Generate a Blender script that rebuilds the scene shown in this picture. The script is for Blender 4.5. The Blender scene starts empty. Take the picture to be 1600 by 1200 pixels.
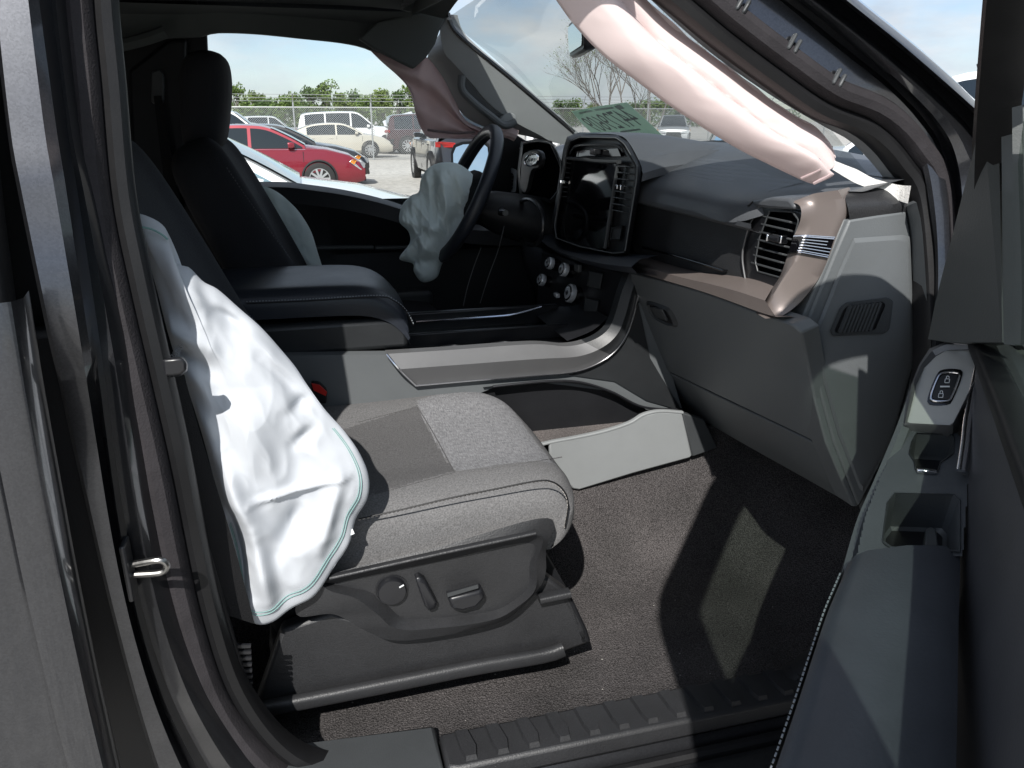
import bpy, bmesh, math, random
from mathutils import Vector as V3, Matrix, noise
R = math.radians
random.seed(7)
sc = bpy.context.scene
COL = sc.collection

# ------------------------------------------------------------------ camera
FPX, CW, CH = 1200.0, 1600, 1200
YAW, PIT = R(14.8), R(18.9)
CAM = V3((0, -1.75, 1.53))
FW = V3((math.sin(YAW)*math.cos(PIT), math.cos(YAW)*math.cos(PIT), -math.sin(PIT)))
RT = V3((math.cos(YAW), -math.sin(YAW), 0))
UP = RT.cross(FW)
cd = bpy.data.cameras.new('camera'); cam = bpy.data.objects.new('camera', cd); COL.objects.link(cam)
cd.sensor_width = 36; cd.lens = 36*FPX/CW; cd.clip_start = 0.02; cd.clip_end = 3000
cam.matrix_world = Matrix(((RT.x, UP.x, -FW.x, CAM.x), (RT.y, UP.y, -FW.y, CAM.y), (RT.z, UP.z, -FW.z, CAM.z), (0, 0, 0, 1)))
sc.camera = cam

# ------------------------------------------------------------------ world and sun
SUN = V3((-0.53, -1.153, 1.22)).normalized()          # towards the sun
w = bpy.data.worlds.new('World'); sc.world = w; w.use_nodes = True
nt = w.node_tree; nt.nodes.clear()
wo = nt.nodes.new('ShaderNodeOutputWorld'); bg = nt.nodes.new('ShaderNodeBackground')
sky = nt.nodes.new('ShaderNodeTexSky'); sky.sky_type = 'NISHITA'; sky.sun_disc = False
sky.sun_elevation = math.asin(SUN.z); sky.sun_rotation = math.atan2(SUN.x, SUN.y)
sky.air_density = 1.0; sky.dust_density = .5; sky.ozone_density = 2.0
tc = nt.nodes.new('ShaderNodeTexCoord'); mp = nt.nodes.new('ShaderNodeMapping')
mp.inputs['Scale'].default_value = (1.6, 1.6, 4.2)
n1 = nt.nodes.new('ShaderNodeTexNoise'); n1.inputs['Scale'].default_value = 2.6; n1.inputs['Detail'].default_value = 8; n1.inputs['Roughness'].default_value = .58
r1 = nt.nodes.new('ShaderNodeValToRGB'); r1.color_ramp.elements[0].position = .38; r1.color_ramp.elements[1].position = .60
r1.color_ramp.elements[0].color = (.15, .15, .15, 1); r1.color_ramp.elements[1].color = (1, 1, 1, 1)
n2 = nt.nodes.new('ShaderNodeTexNoise'); n2.inputs['Scale'].default_value = 5.5; n2.inputs['Detail'].default_value = 7
r2 = nt.nodes.new('ShaderNodeValToRGB'); r2.color_ramp.elements[0].position = .32; r2.color_ramp.elements[1].position = .72
r2.color_ramp.elements[0].color = (6.0, 6.9, 8.0, 1); r2.color_ramp.elements[1].color = (9.7, 10.0, 10.2, 1)
mx = nt.nodes.new('ShaderNodeMix'); mx.data_type = 'RGBA'
L = nt.links.new
L(tc.outputs['Generated'], mp.inputs[0]); L(mp.outputs[0], n1.inputs[0]); L(mp.outputs[0], n2.inputs[0])
L(n1.outputs[0], r1.inputs[0]); L(n2.outputs[0], r2.inputs[0])
gain = nt.nodes.new('ShaderNodeMix'); gain.data_type = 'RGBA'; gain.blend_type = 'MULTIPLY'; gain.inputs[0].default_value = 1; gain.inputs[7].default_value = (1.25, 1.3, 1.42, 1)
L(sky.outputs[0], gain.inputs[6])
L(r1.outputs[0], mx.inputs[0]); L(gain.outputs[2], mx.inputs[6]); L(r2.outputs[0], mx.inputs[7])
L(mx.outputs[2], bg.inputs[0]); bg.inputs[1].default_value = 0.082; L(bg.outputs[0], wo.inputs[0])
sd = bpy.data.lights.new('sun', 'SUN'); sd.energy = 5.0; sd.angle = R(.5); sd.color = (1, .97, .925)
so = bpy.data.objects.new('sun', sd); COL.objects.link(so)
so.rotation_euler = (-SUN).to_track_quat('-Z', 'Y').to_euler(); so.location = (-4, -9, 10)
sc.view_settings.view_transform = 'Standard'; sc.view_settings.look = 'None'
sc.view_settings.exposure = 0.30; sc.view_settings.gamma = 1.0
sc.cycles.max_bounces = 5; sc.cycles.diffuse_bounces = 3; sc.cycles.glossy_bounces = 3; sc.cycles.transparent_max_bounces = 16; sc.cycles.transmission_bounces = 3
sc.cycles.sample_clamp_indirect = 6

# ------------------------------------------------------------------ measuring: a pixel of the photograph carried to a plane of known place
def ray(u, v): return FW + RT*((u-800)/FPX) + UP*((600-v)/FPX)
def PX(u, v, x): d = ray(u, v); return CAM + d*((x-CAM.x)/d.x)
def PY(u, v, y): d = ray(u, v); return CAM + d*((y-CAM.y)/d.y)
def PZ(u, v, z): d = ray(u, v); return CAM + d*((z-CAM.z)/d.z)
def PN(u, v, p0, n): d = ray(u, v); return CAM + d*((p0-CAM).dot(n)/d.dot(n))
def PT(u, v, y0, zb=1.2, k=.25):                       # body side: upright below zb, leaning in above it
    y = y0
    for _ in range(12):
        p = PY(u, v, y); t = p.z-zb
        y = y0+(0 if t < -.15 else k*t if t > .15 else k*(t+.15)**2/.6)
    return p

# ------------------------------------------------------------------ curves and meshes
def cat(p, n, closed=False):
    p = [V3(q) for q in p]; m = len(p); out = []
    segs = m if closed else m-1
    for i in range(segs):
        if closed: a, b, c, d = p[(i-1) % m], p[i], p[(i+1) % m], p[(i+2) % m]
        else: a, b, c, d = p[max(i-1, 0)], p[i], p[i+1], p[min(i+2, m-1)]
        for k in range(n):
            t = k/n
            out.append(.5*((2*b)+(c-a)*t+(2*a-5*b+4*c-d)*t*t+(3*b-a-3*c+d)*t**3))
    if not closed: out.append(p[-1].copy())
    return out
def resamp(p, n, closed=False):
    p = [V3(q) for q in p]
    if closed: p = p+[p[0]]
    L_ = [0]
    for i in range(1, len(p)): L_.append(L_[-1]+(p[i]-p[i-1]).length)
    T = L_[-1]; out = []; j = 0
    for k in range(n):
        s = T*k/(n if closed else n-1)
        while j < len(p)-2 and L_[j+1] < s: j += 1
        e = L_[j+1]-L_[j]
        out.append(p[j].lerp(p[j+1], 0 if e < 1e-9 else min(1, (s-L_[j])/e)))
    return out
def spl(p, n, closed=False): return resamp(cat(p, 12, closed), n, closed)
def loft(rings, closed=True, cap=False, wrap=False):
    V, F = [], []; m = len(rings[0])
    for r in rings: V += [V3(q) for q in r]
    nr = len(rings)
    for i in range(nr if wrap else nr-1):
        i2 = (i+1) % nr
        for j in range(m if closed else m-1):
            k = (j+1) % m; F.append((i*m+j, i*m+k, i2*m+k, i2*m+j))
    if cap: F.append(tuple(range(m-1, -1, -1))); F.append(tuple(range((nr-1)*m, nr*m)))
    return V, F
def frames(path, ref, closed=False):
    out = []; n = len(path)
    for i in range(n):
        a = path[(i-1) % n] if (closed or i) else path[0]; b = path[(i+1) % n] if (closed or i < n-1) else path[-1]
        t = (b-a).normalized(); s = t.cross(V3(ref)).normalized(); u = s.cross(t).normalized(); out.append((t, s, u))
    return out
def sweep(path, prof, ref, closed=False, cprof=True, cap=True):
    fr = frames(path, ref, closed)
    rings = [[p+s*a+u*b for a, b in prof] for p, (t, s, u) in zip(path, fr)]
    return loft(rings, cprof, cap and not closed, closed)
def circ(r, n=8, ry=None): return [(r*math.cos(2*math.pi*i/n), (ry or r)*math.sin(2*math.pi*i/n)) for i in range(n)]
def rrect(w_, h_, r, n=3):
    out = []
    for cx, cy, a0 in ((w_/2-r, h_/2-r, 0), (-w_/2+r, h_/2-r, 90), (-w_/2+r, -h_/2+r, 180), (w_/2-r, -h_/2+r, 270)):
        for k in range(n+1): a = R(a0+90*k/n); out.append((cx+r*math.cos(a), cy+r*math.sin(a)))
    return out
def tube(path, r, n=8, ref=None, closed=False):
    path = [V3(p) for p in path]
    d = (path[-1]-path[0]); 
    if ref is None: ref = (0, 0, 1) if abs(d.z) < .8*max(d.length, 1e-6) else (0, 1, 0)
    return sweep(path, circ(r, n), ref, closed)
def tubes(paths, r, n=6, ref=None):
    V, F = [], []
    for p in paths: V, F = join((V, F), tube(p, r, n, ref))
    return V, F
def join(*ms):
    V, F = [], []
    for v, f in ms:
        o = len(V); V = V+list(v); F = F+[tuple(i+o for i in q) for q in f]
    return V, F
def prism(pts, vec):
    pts = [V3(p) for p in pts]; n = len(pts); vec = V3(vec)
    V = pts+[p+vec for p in pts]
    F = [tuple(range(n)), tuple(range(2*n-1, n-1, -1))]+[(i, i+n, (i+1) % n+n, (i+1) % n) for i in range(n)]
    return V, F
def box(c, s, ax=None):
    c = V3(c); ax = ax or (V3((1, 0, 0)), V3((0, 1, 0)), V3((0, 0, 1)))
    V = [c+ax[0]*(s[0]/2*i)+ax[1]*(s[1]/2*j)+ax[2]*(s[2]/2*k) for i in (-1, 1) for j in (-1, 1) for k in (-1, 1)]
    F = [(0, 1, 3, 2), (4, 6, 7, 5), (0, 4, 5, 1), (2, 3, 7, 6), (0, 2, 6, 4), (1, 5, 7, 3)]
    return V, F
def bar(a, b, wd, th, ref=(0, 0, 1)):
    a, b = V3(a), V3(b); t = (b-a).normalized(); s = t.cross(V3(ref)).normalized(); u = s.cross(t)
    return box((a+b)/2, ((b-a).length, wd, th), (t, s, u))
def net(rows, nu, nv, cu=False):
    rr = [spl(r, nu) for r in rows]
    cols = [spl([r[j] for r in rr], nv) for j in range(nu)]
    return loft([[cols[j][i] for j in range(nu)] for i in range(nv)], False)
def thick(g, vec):                                     # give a sheet a back
    v, f = g; n = len(v); vec = V3(vec); ed = {}
    for q in f:
        for i in range(len(q)):
            e = (q[i], q[(i+1) % len(q)]); k = tuple(sorted(e)); ed[k] = None if k in ed else e
    V = list(v)+[p+vec for p in v]; F = list(f)+[tuple(i+n for i in reversed(q)) for q in f]
    F += [(e[1], e[0], e[0]+n, e[1]+n) for e in ed.values() if e]
    return V, F
def lathe(c, axis, prof, n=20):
    c, axis = V3(c), V3(axis).normalized(); s = axis.orthogonal().normalized(); u = axis.cross(s)
    rings = [[c+axis*h+(s*math.cos(2*math.pi*i/n)+u*math.sin(2*math.pi*i/n))*r for i in range(n)] for r, h in prof]
    return loft(rings, True, True)
def frame_rings(*polys, n=64): return [spl(p, n, True) for p in polys]
def lin(*p, n=64): return resamp(p, n, True)
def ob(name, g, m, parent=None, bevel=0, sub=0, smooth=True, ang=35, label=None, seg=2):
    v, f = g
    me = bpy.data.meshes.new(name); me.from_pydata([tuple(q) for q in v], [], f); me.update()
    bm = bmesh.new(); bm.from_mesh(me); bmesh.ops.recalc_face_normals(bm, faces=bm.faces); bm.to_mesh(me); bm.free()
    for mm in (m if isinstance(m, (list, tuple)) else [m]): me.materials.append(mm)
    o = bpy.data.objects.new(name, me); COL.objects.link(o); o.parent = parent
    if smooth:
        me.polygons.foreach_set('use_smooth', [True]*len(me.polygons)); me.set_sharp_from_angle(angle=R(ang))
    if bevel:
        b = o.modifiers.new('b', 'BEVEL'); b.width = bevel; b.segments = seg; b.limit_method = 'ANGLE'; b.angle_limit = R(30); b.harden_normals = False
    if sub: s = o.modifiers.new('s', 'SUBSURF'); s.levels = sub; s.render_levels = sub
    if label: o['label'] = label
    return o
def emp(name, loc, label=None, cat_=None, group=None, parent=None):
    o = bpy.data.objects.new(name, None); COL.objects.link(o); o.location = loc; o.parent = parent
    tag(o, label, cat_, group); return o
def tag(o, label=None, cat_=None, group=None, kind=None):
    if label: o['label'] = label
    if cat_: o['category'] = cat_
    if group: o['group'] = group
    if kind: o['kind'] = kind
    return o
def text_mesh(txt, size, ext=.0004):
    cu = bpy.data.curves.new('lettering', 'FONT'); cu.body = txt; cu.size = size; cu.align_x = 'CENTER'; cu.align_y = 'CENTER'; cu.extrude = ext
    o = bpy.data.objects.new('lettering', cu); COL.objects.link(o)
    dg = bpy.context.evaluated_depsgraph_get(); dg.update()
    me = o.evaluated_get(dg).to_mesh(); v = [q.co.copy() for q in me.vertices]; f = [tuple(q.vertices) for q in me.polygons]
    o.evaluated_get(dg).to_mesh_clear(); bpy.data.objects.remove(o); bpy.data.curves.remove(cu)
    return v, f
def place(g, o, ex, ey):
    o, ex, ey = V3(o), V3(ex), V3(ey); ez = ex.cross(ey).normalized()
    return [o+ex*p.x+ey*p.y+ez*p.z for p in g[0]], g[1]

# ------------------------------------------------------------------ materials
def mat(name, col, rough=.5, metal=0, bump=None, var=None, coat=0, spec=.5, sheen=0, trans=0, col2=None, subs=0):
    m = bpy.data.materials.new(name); m.use_nodes = True; t = m.node_tree; b = t.nodes['Principled BSDF']
    b.inputs['Base Color'].default_value = (*col, 1); b.inputs['Roughness'].default_value = rough; b.inputs['Metallic'].default_value = metal
    b.inputs['Coat Weight'].default_value = coat; b.inputs['Coat Roughness'].default_value = .06; b.inputs['Specular IOR Level'].default_value = spec
    b.inputs['Sheen Weight'].default_value = sheen
    b.inputs['Transmission Weight'].default_value = trans
    c = t.nodes.new('ShaderNodeTexCoord')
    if var:                                            # (scale, amount): mottling between col and col2
        n = t.nodes.new('ShaderNodeTexNoise'); n.inputs['Scale'].default_value = var[0]; n.inputs['Detail'].default_value = 6; n.inputs['Roughness'].default_value = .65
        r = t.nodes.new('ShaderNodeValToRGB'); c2 = col2 or tuple(x*(1-var[1]) for x in col)
        r.color_ramp.elements[0].position = .35; r.color_ramp.elements[1].position = .65
        r.color_ramp.elements[0].color = (*c2, 1); r.color_ramp.elements[1].color = (*col, 1)
        t.links.new(c.outputs['Object'], n.inputs[0]); t.links.new(n.outputs[0], r.inputs[0]); t.links.new(r.outputs[0], b.inputs['Base Color'])
        q = t.nodes.new('ShaderNodeMapRange'); q.inputs[3].default_value = max(0, rough-.08); q.inputs[4].default_value = min(1, rough+.1)
        t.links.new(n.outputs[0], q.inputs[0]); t.links.new(q.outputs[0], b.inputs['Roughness'])
    if bump:
        n = t.nodes.new('ShaderNodeTexNoise'); n.inputs['Scale'].default_value = bump[0]; n.inputs['Detail'].default_value = bump[2] if len(bump) > 2 else 2
        k = t.nodes.new('ShaderNodeBump'); k.inputs['Strength'].default_value = bump[1]; k.inputs['Distance'].default_value = .002
        t.links.new(c.outputs['Object'], n.inputs[0]); t.links.new(n.outputs[0], k.inputs['Height']); t.links.new(k.outputs[0], b.inputs['Normal'])
    return m
def glass(name, tint, refl=.06, alpha_dark=None):
    m = bpy.data.materials.new(name); m.use_nodes = True; t = m.node_tree; t.nodes.clear()
    o = t.nodes.new('ShaderNodeOutputMaterial'); a = t.nodes.new('ShaderNodeBsdfTransparent'); g = t.nodes.new('ShaderNodeBsdfGlossy')
    a.inputs[0].default_value = (*tint, 1); g.inputs['Roughness'].default_value = .01
    f = t.nodes.new('ShaderNodeFresnel'); f.inputs[0].default_value = 1.45; x = t.nodes.new('ShaderNodeMixShader')
    mu = t.nodes.new('ShaderNodeMath'); mu.operation = 'MULTIPLY'; mu.inputs[1].default_value = refl/.04
    mn = t.nodes.new('ShaderNodeMath'); mn.operation = 'MINIMUM'; mn.inputs[1].default_value = .5
    t.links.new(f.outputs[0], mu.inputs[0]); t.links.new(mu.outputs[0], mn.inputs[0]); t.links.new(mn.outputs[0], x.inputs[0])
    t.links.new(a.outputs[0], x.inputs[1]); t.links.new(g.outputs[0], x.inputs[2]); t.links.new(x.outputs[0], o.inputs[0])
    return m
def fabric(name, col, weave=900, strength=.25, transl=.0, var=.06):
    m = mat(name, col, .85, bump=(weave, strength, 2), var=(9, var), spec=.2)
    if transl:
        t = m.node_tree; b = t.nodes['Principled BSDF']; o = t.nodes['Material Output']
        a = t.nodes.new('ShaderNodeBsdfTranslucent'); a.inputs[0].default_value = (*col, 1); x = t.nodes.new('ShaderNodeMixShader'); x.inputs[0].default_value = transl
        t.links.new(b.outputs[0], x.inputs[1]); t.links.new(a.outputs[0], x.inputs[2]); t.links.new(x.outputs[0], o.inputs[0])
    return m
def speckle(m, sc_, lo, hi):                            # fine light and dark threads on a cloth
    t = m.node_tree; b = t.nodes['Principled BSDF']; src = b.inputs['Base Color'].links[0].from_socket; c = t.nodes.new('ShaderNodeTexCoord')
    n = t.nodes.new('ShaderNodeTexNoise'); n.inputs['Scale'].default_value = sc_; n.inputs['Detail'].default_value = 2
    r = t.nodes.new('ShaderNodeMapRange'); r.inputs[1].default_value = .3; r.inputs[2].default_value = .7; r.inputs[3].default_value = lo; r.inputs[4].default_value = hi
    x = t.nodes.new('ShaderNodeMix'); x.data_type = 'RGBA'; x.blend_type = 'MULTIPLY'; x.inputs[0].default_value = 1
    t.links.new(c.outputs['Object'], n.inputs[0]); t.links.new(n.outputs[0], r.inputs[0]); t.links.new(src, x.inputs[6]); t.links.new(r.outputs[0], x.inputs[7]); t.links.new(x.outputs[2], b.inputs['Base Color'])
def carpet(name, c1, c2, sc_=700):
    m = mat(name, c1, .95, spec=.1); t = m.node_tree; b = t.nodes['Principled BSDF']; c = t.nodes.new('ShaderNodeTexCoord')
    v = t.nodes.new('ShaderNodeTexVoronoi'); v.inputs['Scale'].default_value = sc_*.6; n = t.nodes.new('ShaderNodeTexNoise'); n.inputs['Scale'].default_value = sc_; n.inputs['Detail'].default_value = 3
    big = t.nodes.new('ShaderNodeTexNoise'); big.inputs['Scale'].default_value = 7; big.inputs['Detail'].default_value = 5
    r = t.nodes.new('ShaderNodeValToRGB'); r.color_ramp.elements[0].position = .36; r.color_ramp.elements[1].position = .68
    r.color_ramp.elements[0].color = (*c2, 1); r.color_ramp.elements[1].color = (*c1, 1)
    mu = t.nodes.new('ShaderNodeMix'); mu.data_type = 'RGBA'; mu.blend_type = 'MULTIPLY'; mu.inputs[0].default_value = .55
    r3 = t.nodes.new('ShaderNodeValToRGB'); r3.color_ramp.elements[0].color = (.45, .45, .45, 1); r3.color_ramp.elements[1].color = (1.25, 1.2, 1.2, 1)
    r3.color_ramp.elements[0].position = .3; r3.color_ramp.elements[1].position = .7
    k = t.nodes.new('ShaderNodeBump'); k.inputs['Strength'].default_value = .6; k.inputs['Distance'].default_value = .004
    ad = t.nodes.new('ShaderNodeMath'); ad.operation = 'ADD'
    for q in (v, n, big): t.links.new(c.outputs['Object'], q.inputs[0])
    t.links.new(n.outputs[0], r.inputs[0]); t.links.new(big.outputs[0], r3.inputs[0]); t.links.new(r.outputs[0], mu.inputs[6]); t.links.new(r3.outputs[0], mu.inputs[7])
    t.links.new(mu.outputs[2], b.inputs['Base Color']); t.links.new(v.outputs[0], ad.inputs[0]); t.links.new(n.outputs[0], ad.inputs[1]); t.links.new(ad.outputs[0], k.inputs['Height']); t.links.new(k.outputs[0], b.inputs['Normal'])
    return m
def paint(name, col, metal=.0, flake=0, dusty=.0):
    m = mat(name, col, .30 if flake else .32, metal, coat=1.0)
    t = m.node_tree; b = t.nodes['Principled BSDF']; c = t.nodes.new('ShaderNodeTexCoord')
    if flake:
        v = t.nodes.new('ShaderNodeTexVoronoi'); v.inputs['Scale'].default_value = 520
        x = t.nodes.new('ShaderNodeMix'); x.data_type = 'RGBA'; x.inputs[6].default_value = (*[q*.88 for q in col], 1); x.inputs[7].default_value = (*[min(1, q*1.15) for q in col], 1)
        sp = t.nodes.new('ShaderNodeSeparateColor'); t.links.new(c.outputs['Object'], v.inputs[0]); t.links.new(v.outputs['Color'], sp.inputs[0]); t.links.new(sp.outputs[0], x.inputs[0])
        d = t.nodes.new('ShaderNodeTexNoise'); d.inputs['Scale'].default_value = 14; d.inputs['Detail'].default_value = 8; t.links.new(c.outputs['Object'], d.inputs[0])
        rr = t.nodes.new('ShaderNodeValToRGB'); rr.color_ramp.elements[0].position = .45; rr.color_ramp.elements[1].position = .8
        rr.color_ramp.elements[0].color = (0, 0, 0, 1); rr.color_ramp.elements[1].color = (dusty, dusty, dusty, 1); t.links.new(d.outputs[0], rr.inputs[0])
        y = t.nodes.new('ShaderNodeMix'); y.data_type = 'RGBA'; y.inputs[7].default_value = (.16, .16, .16, 1); t.links.new(rr.outputs[0], y.inputs[0]); t.links.new(x.outputs[2], y.inputs[6])
        t.links.new(y.outputs[2], b.inputs['Base Color'])
        q = t.nodes.new('ShaderNodeMapRange'); q.inputs[3].default_value = .02; q.inputs[4].default_value = .10; t.links.new(d.outputs[0], q.inputs[0]); t.links.new(q.outputs[0], b.inputs['Coat Roughness'])
    return m
M = dict(
    blk=mat('black_trim', (.0125, .013, .0150), .5, bump=(420, .12), var=(6, .25), spec=.3),
    blks=mat('black_satin', (.014, .0145, .017), .32, bump=(300, .04), var=(8, .2)),
    gloss=mat('black_gloss', (.004, .004, .005), .06, coat=.6),
    grain=mat('black_grained_plastic', (.024, .0245, .0265), .46, bump=(430, .28), var=(10, .2)),
    pad=mat('dash_pad', (.082, .087, .095), .42, bump=(450, .2), var=(7, .15)),
    grey=mat('grey_plastic', (.115, .124, .129), .5, bump=(450, .14), var=(5, .10)),
    greyd=mat('dark_grey_plastic', (.05, .054, .057), .48, bump=(450, .14), var=(6, .15)),
    lgrey=mat('pale_grey_trim', (.25, .262, .265), .5, bump=(450, .10), var=(6, .08)),
    copper=mat('bronze_trim', (.215, .182, .168), .36, .35, bump=(1500, .06), var=(5, .08)),
    satin=mat('satin_silver_trim', (.132, .133, .136), .42, .25, var=(7, .08)),
    chrome=mat('chrome', (.8, .8, .82), .12, 1),
    rub=mat('rubber', (.009, .009, .010), .5, bump=(300, .08), var=(12, .25), spec=.35),
    seal=mat('seal_velour', (.034, .031, .034), .75, bump=(380, .4), var=(18, .3), spec=.2),
    leather=mat('black_leather', (.021, .025, .034), .40, bump=(260, .14, 4), var=(12, .2)),
    seat=fabric('seat_cloth', (.142, .140, .141), 520, .35),
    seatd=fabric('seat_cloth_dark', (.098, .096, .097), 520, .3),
    seatb=fabric('seat_cloth_black', (.020, .020, .023), 500, .4),
    bolst=fabric('bolster_cloth', (.028, .03, .035), 500, .4),
    bag=fabric('airbag_white', (.56, .585, .62), 700, .05, .12, .05),
    bagg=fabric('airbag_pale', (.78, .87, .86), 700, .06, .15, .08),
    pink=fabric('airbag_pink', (.86, .725, .705), 700, .05, .22, .05),
    pinkd=fabric('airbag_rose', (.70, .565, .56), 700, .06, .35, .08),
    thread=mat('thread_green', (.22, .38, .36), .8),
    threadw=mat('thread_pale', (.42, .39, .36), .8),
    threadg=mat('thread_grey', (.22, .24, .26), .8),
    carp=carpet('carpet_floor', (.118, .111, .110), (.028, .0265, .0265), 440),
    carpg=carpet('carpet_tray', (.20, .185, .18), (.10, .09, .086), 400),
    paintt=paint('paint_dark_grey', (.058, .060, .067), .85, 1, .04),
    paintk=paint('paint_jamb_shaded', (.018, .0185, .021), .4, 1, .05),  # body paint darkened: shadow and dark reflections put into its colour
    red=mat('red_plastic', (.5, .02, .015), .35),
    glassw=glass('windshield_glass', (.93, .96, .95), .016),
    glassd=glass('door_glass', (.56, .66, .58), .05),
    glassp=glass('privacy_glass', (.06, .07, .07), .08),
    mirror=mat('mirror_glass', (.82, .86, .86), .02, 1),
    web=fabric('belt_webbing', (.012, .012, .013), 600, .6),
    liner=fabric('headliner_cloth', (.085, .093, .092), 400, .3),
    white=mat('white_print', (.75, .77, .78), .6),
    strap=fabric('white_strap', (.72, .71, .68), 500, .8),
    dim=mat('dark_display', (.003, .003, .004), .6, spec=.0),
    stackd=mat('stack_dark_shaded', (.022, .024, .026), .42, bump=(400, .1), var=(8, .2)),  # dark plastic, taken darker to hold shade in its colour
    plate=mat('lock_plate_grey', (.44, .44, .42), .4, .2, var=(8, .08)),
    doorpad=mat('door_leather', (.058, .064, .076), .42, bump=(260, .16, 4), var=(10, .2)),
    doortrim=mat('door_trim', (.060, .062, .070), .5, bump=(300, .12), var=(8, .2)),
    armtop=mat('arm_plastic', (.075, .081, .088), .42, bump=(400, .14), var=(9, .2)),
    sail=mat('sail_plastic', (.085, .092, .092), .5, bump=(450, .14), var=(5, .15)),
    steel=mat('steel', (.36, .355, .345), .3, 1, var=(60, .3)),
)
def heather(name):                                     # pale seat insert woven in two directions
    m = fabric(name, (.22, .22, .225), 420, .3); t = m.node_tree; b = t.nodes['Principled BSDF']; c = t.nodes.new('ShaderNodeTexCoord')
    fac = []
    for s in ((60, 520, 1), (520, 70, 1)):
        mp_ = t.nodes.new('ShaderNodeMapping'); mp_.inputs['Scale'].default_value = s; n = t.nodes.new('ShaderNodeTexNoise'); n.inputs['Scale'].default_value = 1; n.inputs['Detail'].default_value = 3
        t.links.new(c.outputs['Object'], mp_.inputs[0]); t.links.new(mp_.outputs[0], n.inputs[0]); fac.append(n)
    a = t.nodes.new('ShaderNodeMath'); a.operation = 'ADD'; t.links.new(fac[0].outputs[0], a.inputs[0]); t.links.new(fac[1].outputs[0], a.inputs[1])
    r = t.nodes.new('ShaderNodeValToRGB'); r.color_ramp.elements[0].position = .40; r.color_ramp.elements[1].position = .62
    hm = t.nodes.new('ShaderNodeMath'); hm.operation = 'MULTIPLY'; hm.inputs[1].default_value = .5; t.links.new(a.outputs[0], hm.inputs[0])
    r.color_ramp.elements[0].color = (.12, .12, .125, 1); r.color_ramp.elements[1].color = (.26, .26, .268, 1)
    t.links.new(hm.outputs[0], r.inputs[0]); t.links.new(r.outputs[0], b.inputs['Base Color'])
    return m
M['insert'] = heather('seat_insert')
speckle(M['seat'], 420, .70, 1.30); speckle(M['seatd'], 420, .72, 1.28); speckle(M['grain'], 520, .8, 1.2); speckle(M['bolst'], 420, .75, 1.25)
def dotted(name):                                      # perforated dash skin
    m = mat(name, (.07, .076, .088), .42); t = m.node_tree; b = t.nodes['Principled BSDF']; c = t.nodes.new('ShaderNodeTexCoord')
    v = t.nodes.new('ShaderNodeTexVoronoi'); v.inputs['Scale'].default_value = 190; v.inputs['Randomness'].default_value = 0
    r = t.nodes.new('ShaderNodeValToRGB'); r.color_ramp.elements[0].position = .22; r.color_ramp.elements[1].position = .34
    r.color_ramp.elements[0].color = (.022, .024, .027, 1); r.color_ramp.elements[1].color = (.092, .098, .107, 1)
    k = t.nodes.new('ShaderNodeBump'); k.inputs['Strength'].default_value = .6; k.inputs['Distance'].default_value = .002
    t.links.new(c.outputs['Object'], v.inputs[0]); t.links.new(v.outputs[0], r.inputs[0]); t.links.new(r.outputs[0], b.inputs['Base Color']); t.links.new(v.outputs[0], k.inputs['Height']); t.links.new(k.outputs[0], b.inputs['Normal'])
    return m
M['dots'] = dotted('dash_pad_perforated')

# ------------------------------------------------------------------ soft bags of cloth
def sack(outline, nrm, bulge, back, folds=(), amp=.004, seed=0, nseg=120, rings=26, hem=.0, pw=2.2, fr=9, centre=None, an=.5):
    o = spl(outline, nseg, True); c = V3(centre) if centre else sum(o, V3())/len(o); nrm = V3(nrm).normalized()
    off = V3((seed*3.1, seed*1.7, seed*2.3))
    def fold(p):
        h = 0
        for a, b, A, wd in folds:
            ab = b-a; t = max(0, min(1, (p-a).dot(ab)/ab.length_squared)); d = (p-(a+ab*t)).length
            fade = math.sin(math.pi*min(1, max(0, .12+.76*t)))
            h += A*fade*math.exp(-(d/wd)**2)
        return h
    V, F = [], []
    for side in (1, -1):
        for i in range(rings+1):
            r = i/rings
            for j in range(nseg):
                p = c+(o[j]-c)*r
                env = max(0, 1-r**pw)**.6
                q = p+off; q = V3((q.x*fr+q.z*fr*.35, q.y*fr, q.z*fr*an-q.x*fr*.2))
                rid = 1-abs(noise.noise(q))*2.6
                rid2 = 1-abs(noise.noise(q*2.1+V3((5, 1, 2))))*2.6
                rid3 = 1-abs(noise.noise(q*4.7+V3((2, 7, 3))))*2.6
                h = (bulge if side > 0 else -back)*env
                e2 = min(1, (1-r)*6+.15)
                h += side*(amp*rid+amp*.45*rid2+amp*.20*rid3)*e2 + fold(p)*min(1, (1-r)*7+.05)
                if hem and r > .9: h += hem*2*noise.noise(q*2.6+V3((9, 4, 1)))*(r-.9)*10
                V.append(p+nrm*h)
    m = nseg; s0 = 0; s1 = (rings+1)*nseg
    for s in (s0, s1):
        for i in range(rings):
            for j in range(m):
                k = (j+1) % m; a = (s+i*m+j, s+i*m+k, s+(i+1)*m+k, s+(i+1)*m+j)
                F.append(a if s == s0 else a[::-1])
    for j in range(m):
        k = (j+1) % m; F.append((s0+rings*m+j, s0+rings*m+k, s1+rings*m+k, s1+rings*m+j))
    def at(r, j):                                      # point on the front side
        i = r*rings; i0 = int(i); t = i-i0; return V[i0*m+j % m].lerp(V[min(rings, i0+1)*m+j % m], t)
    return (V, F), at

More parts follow.
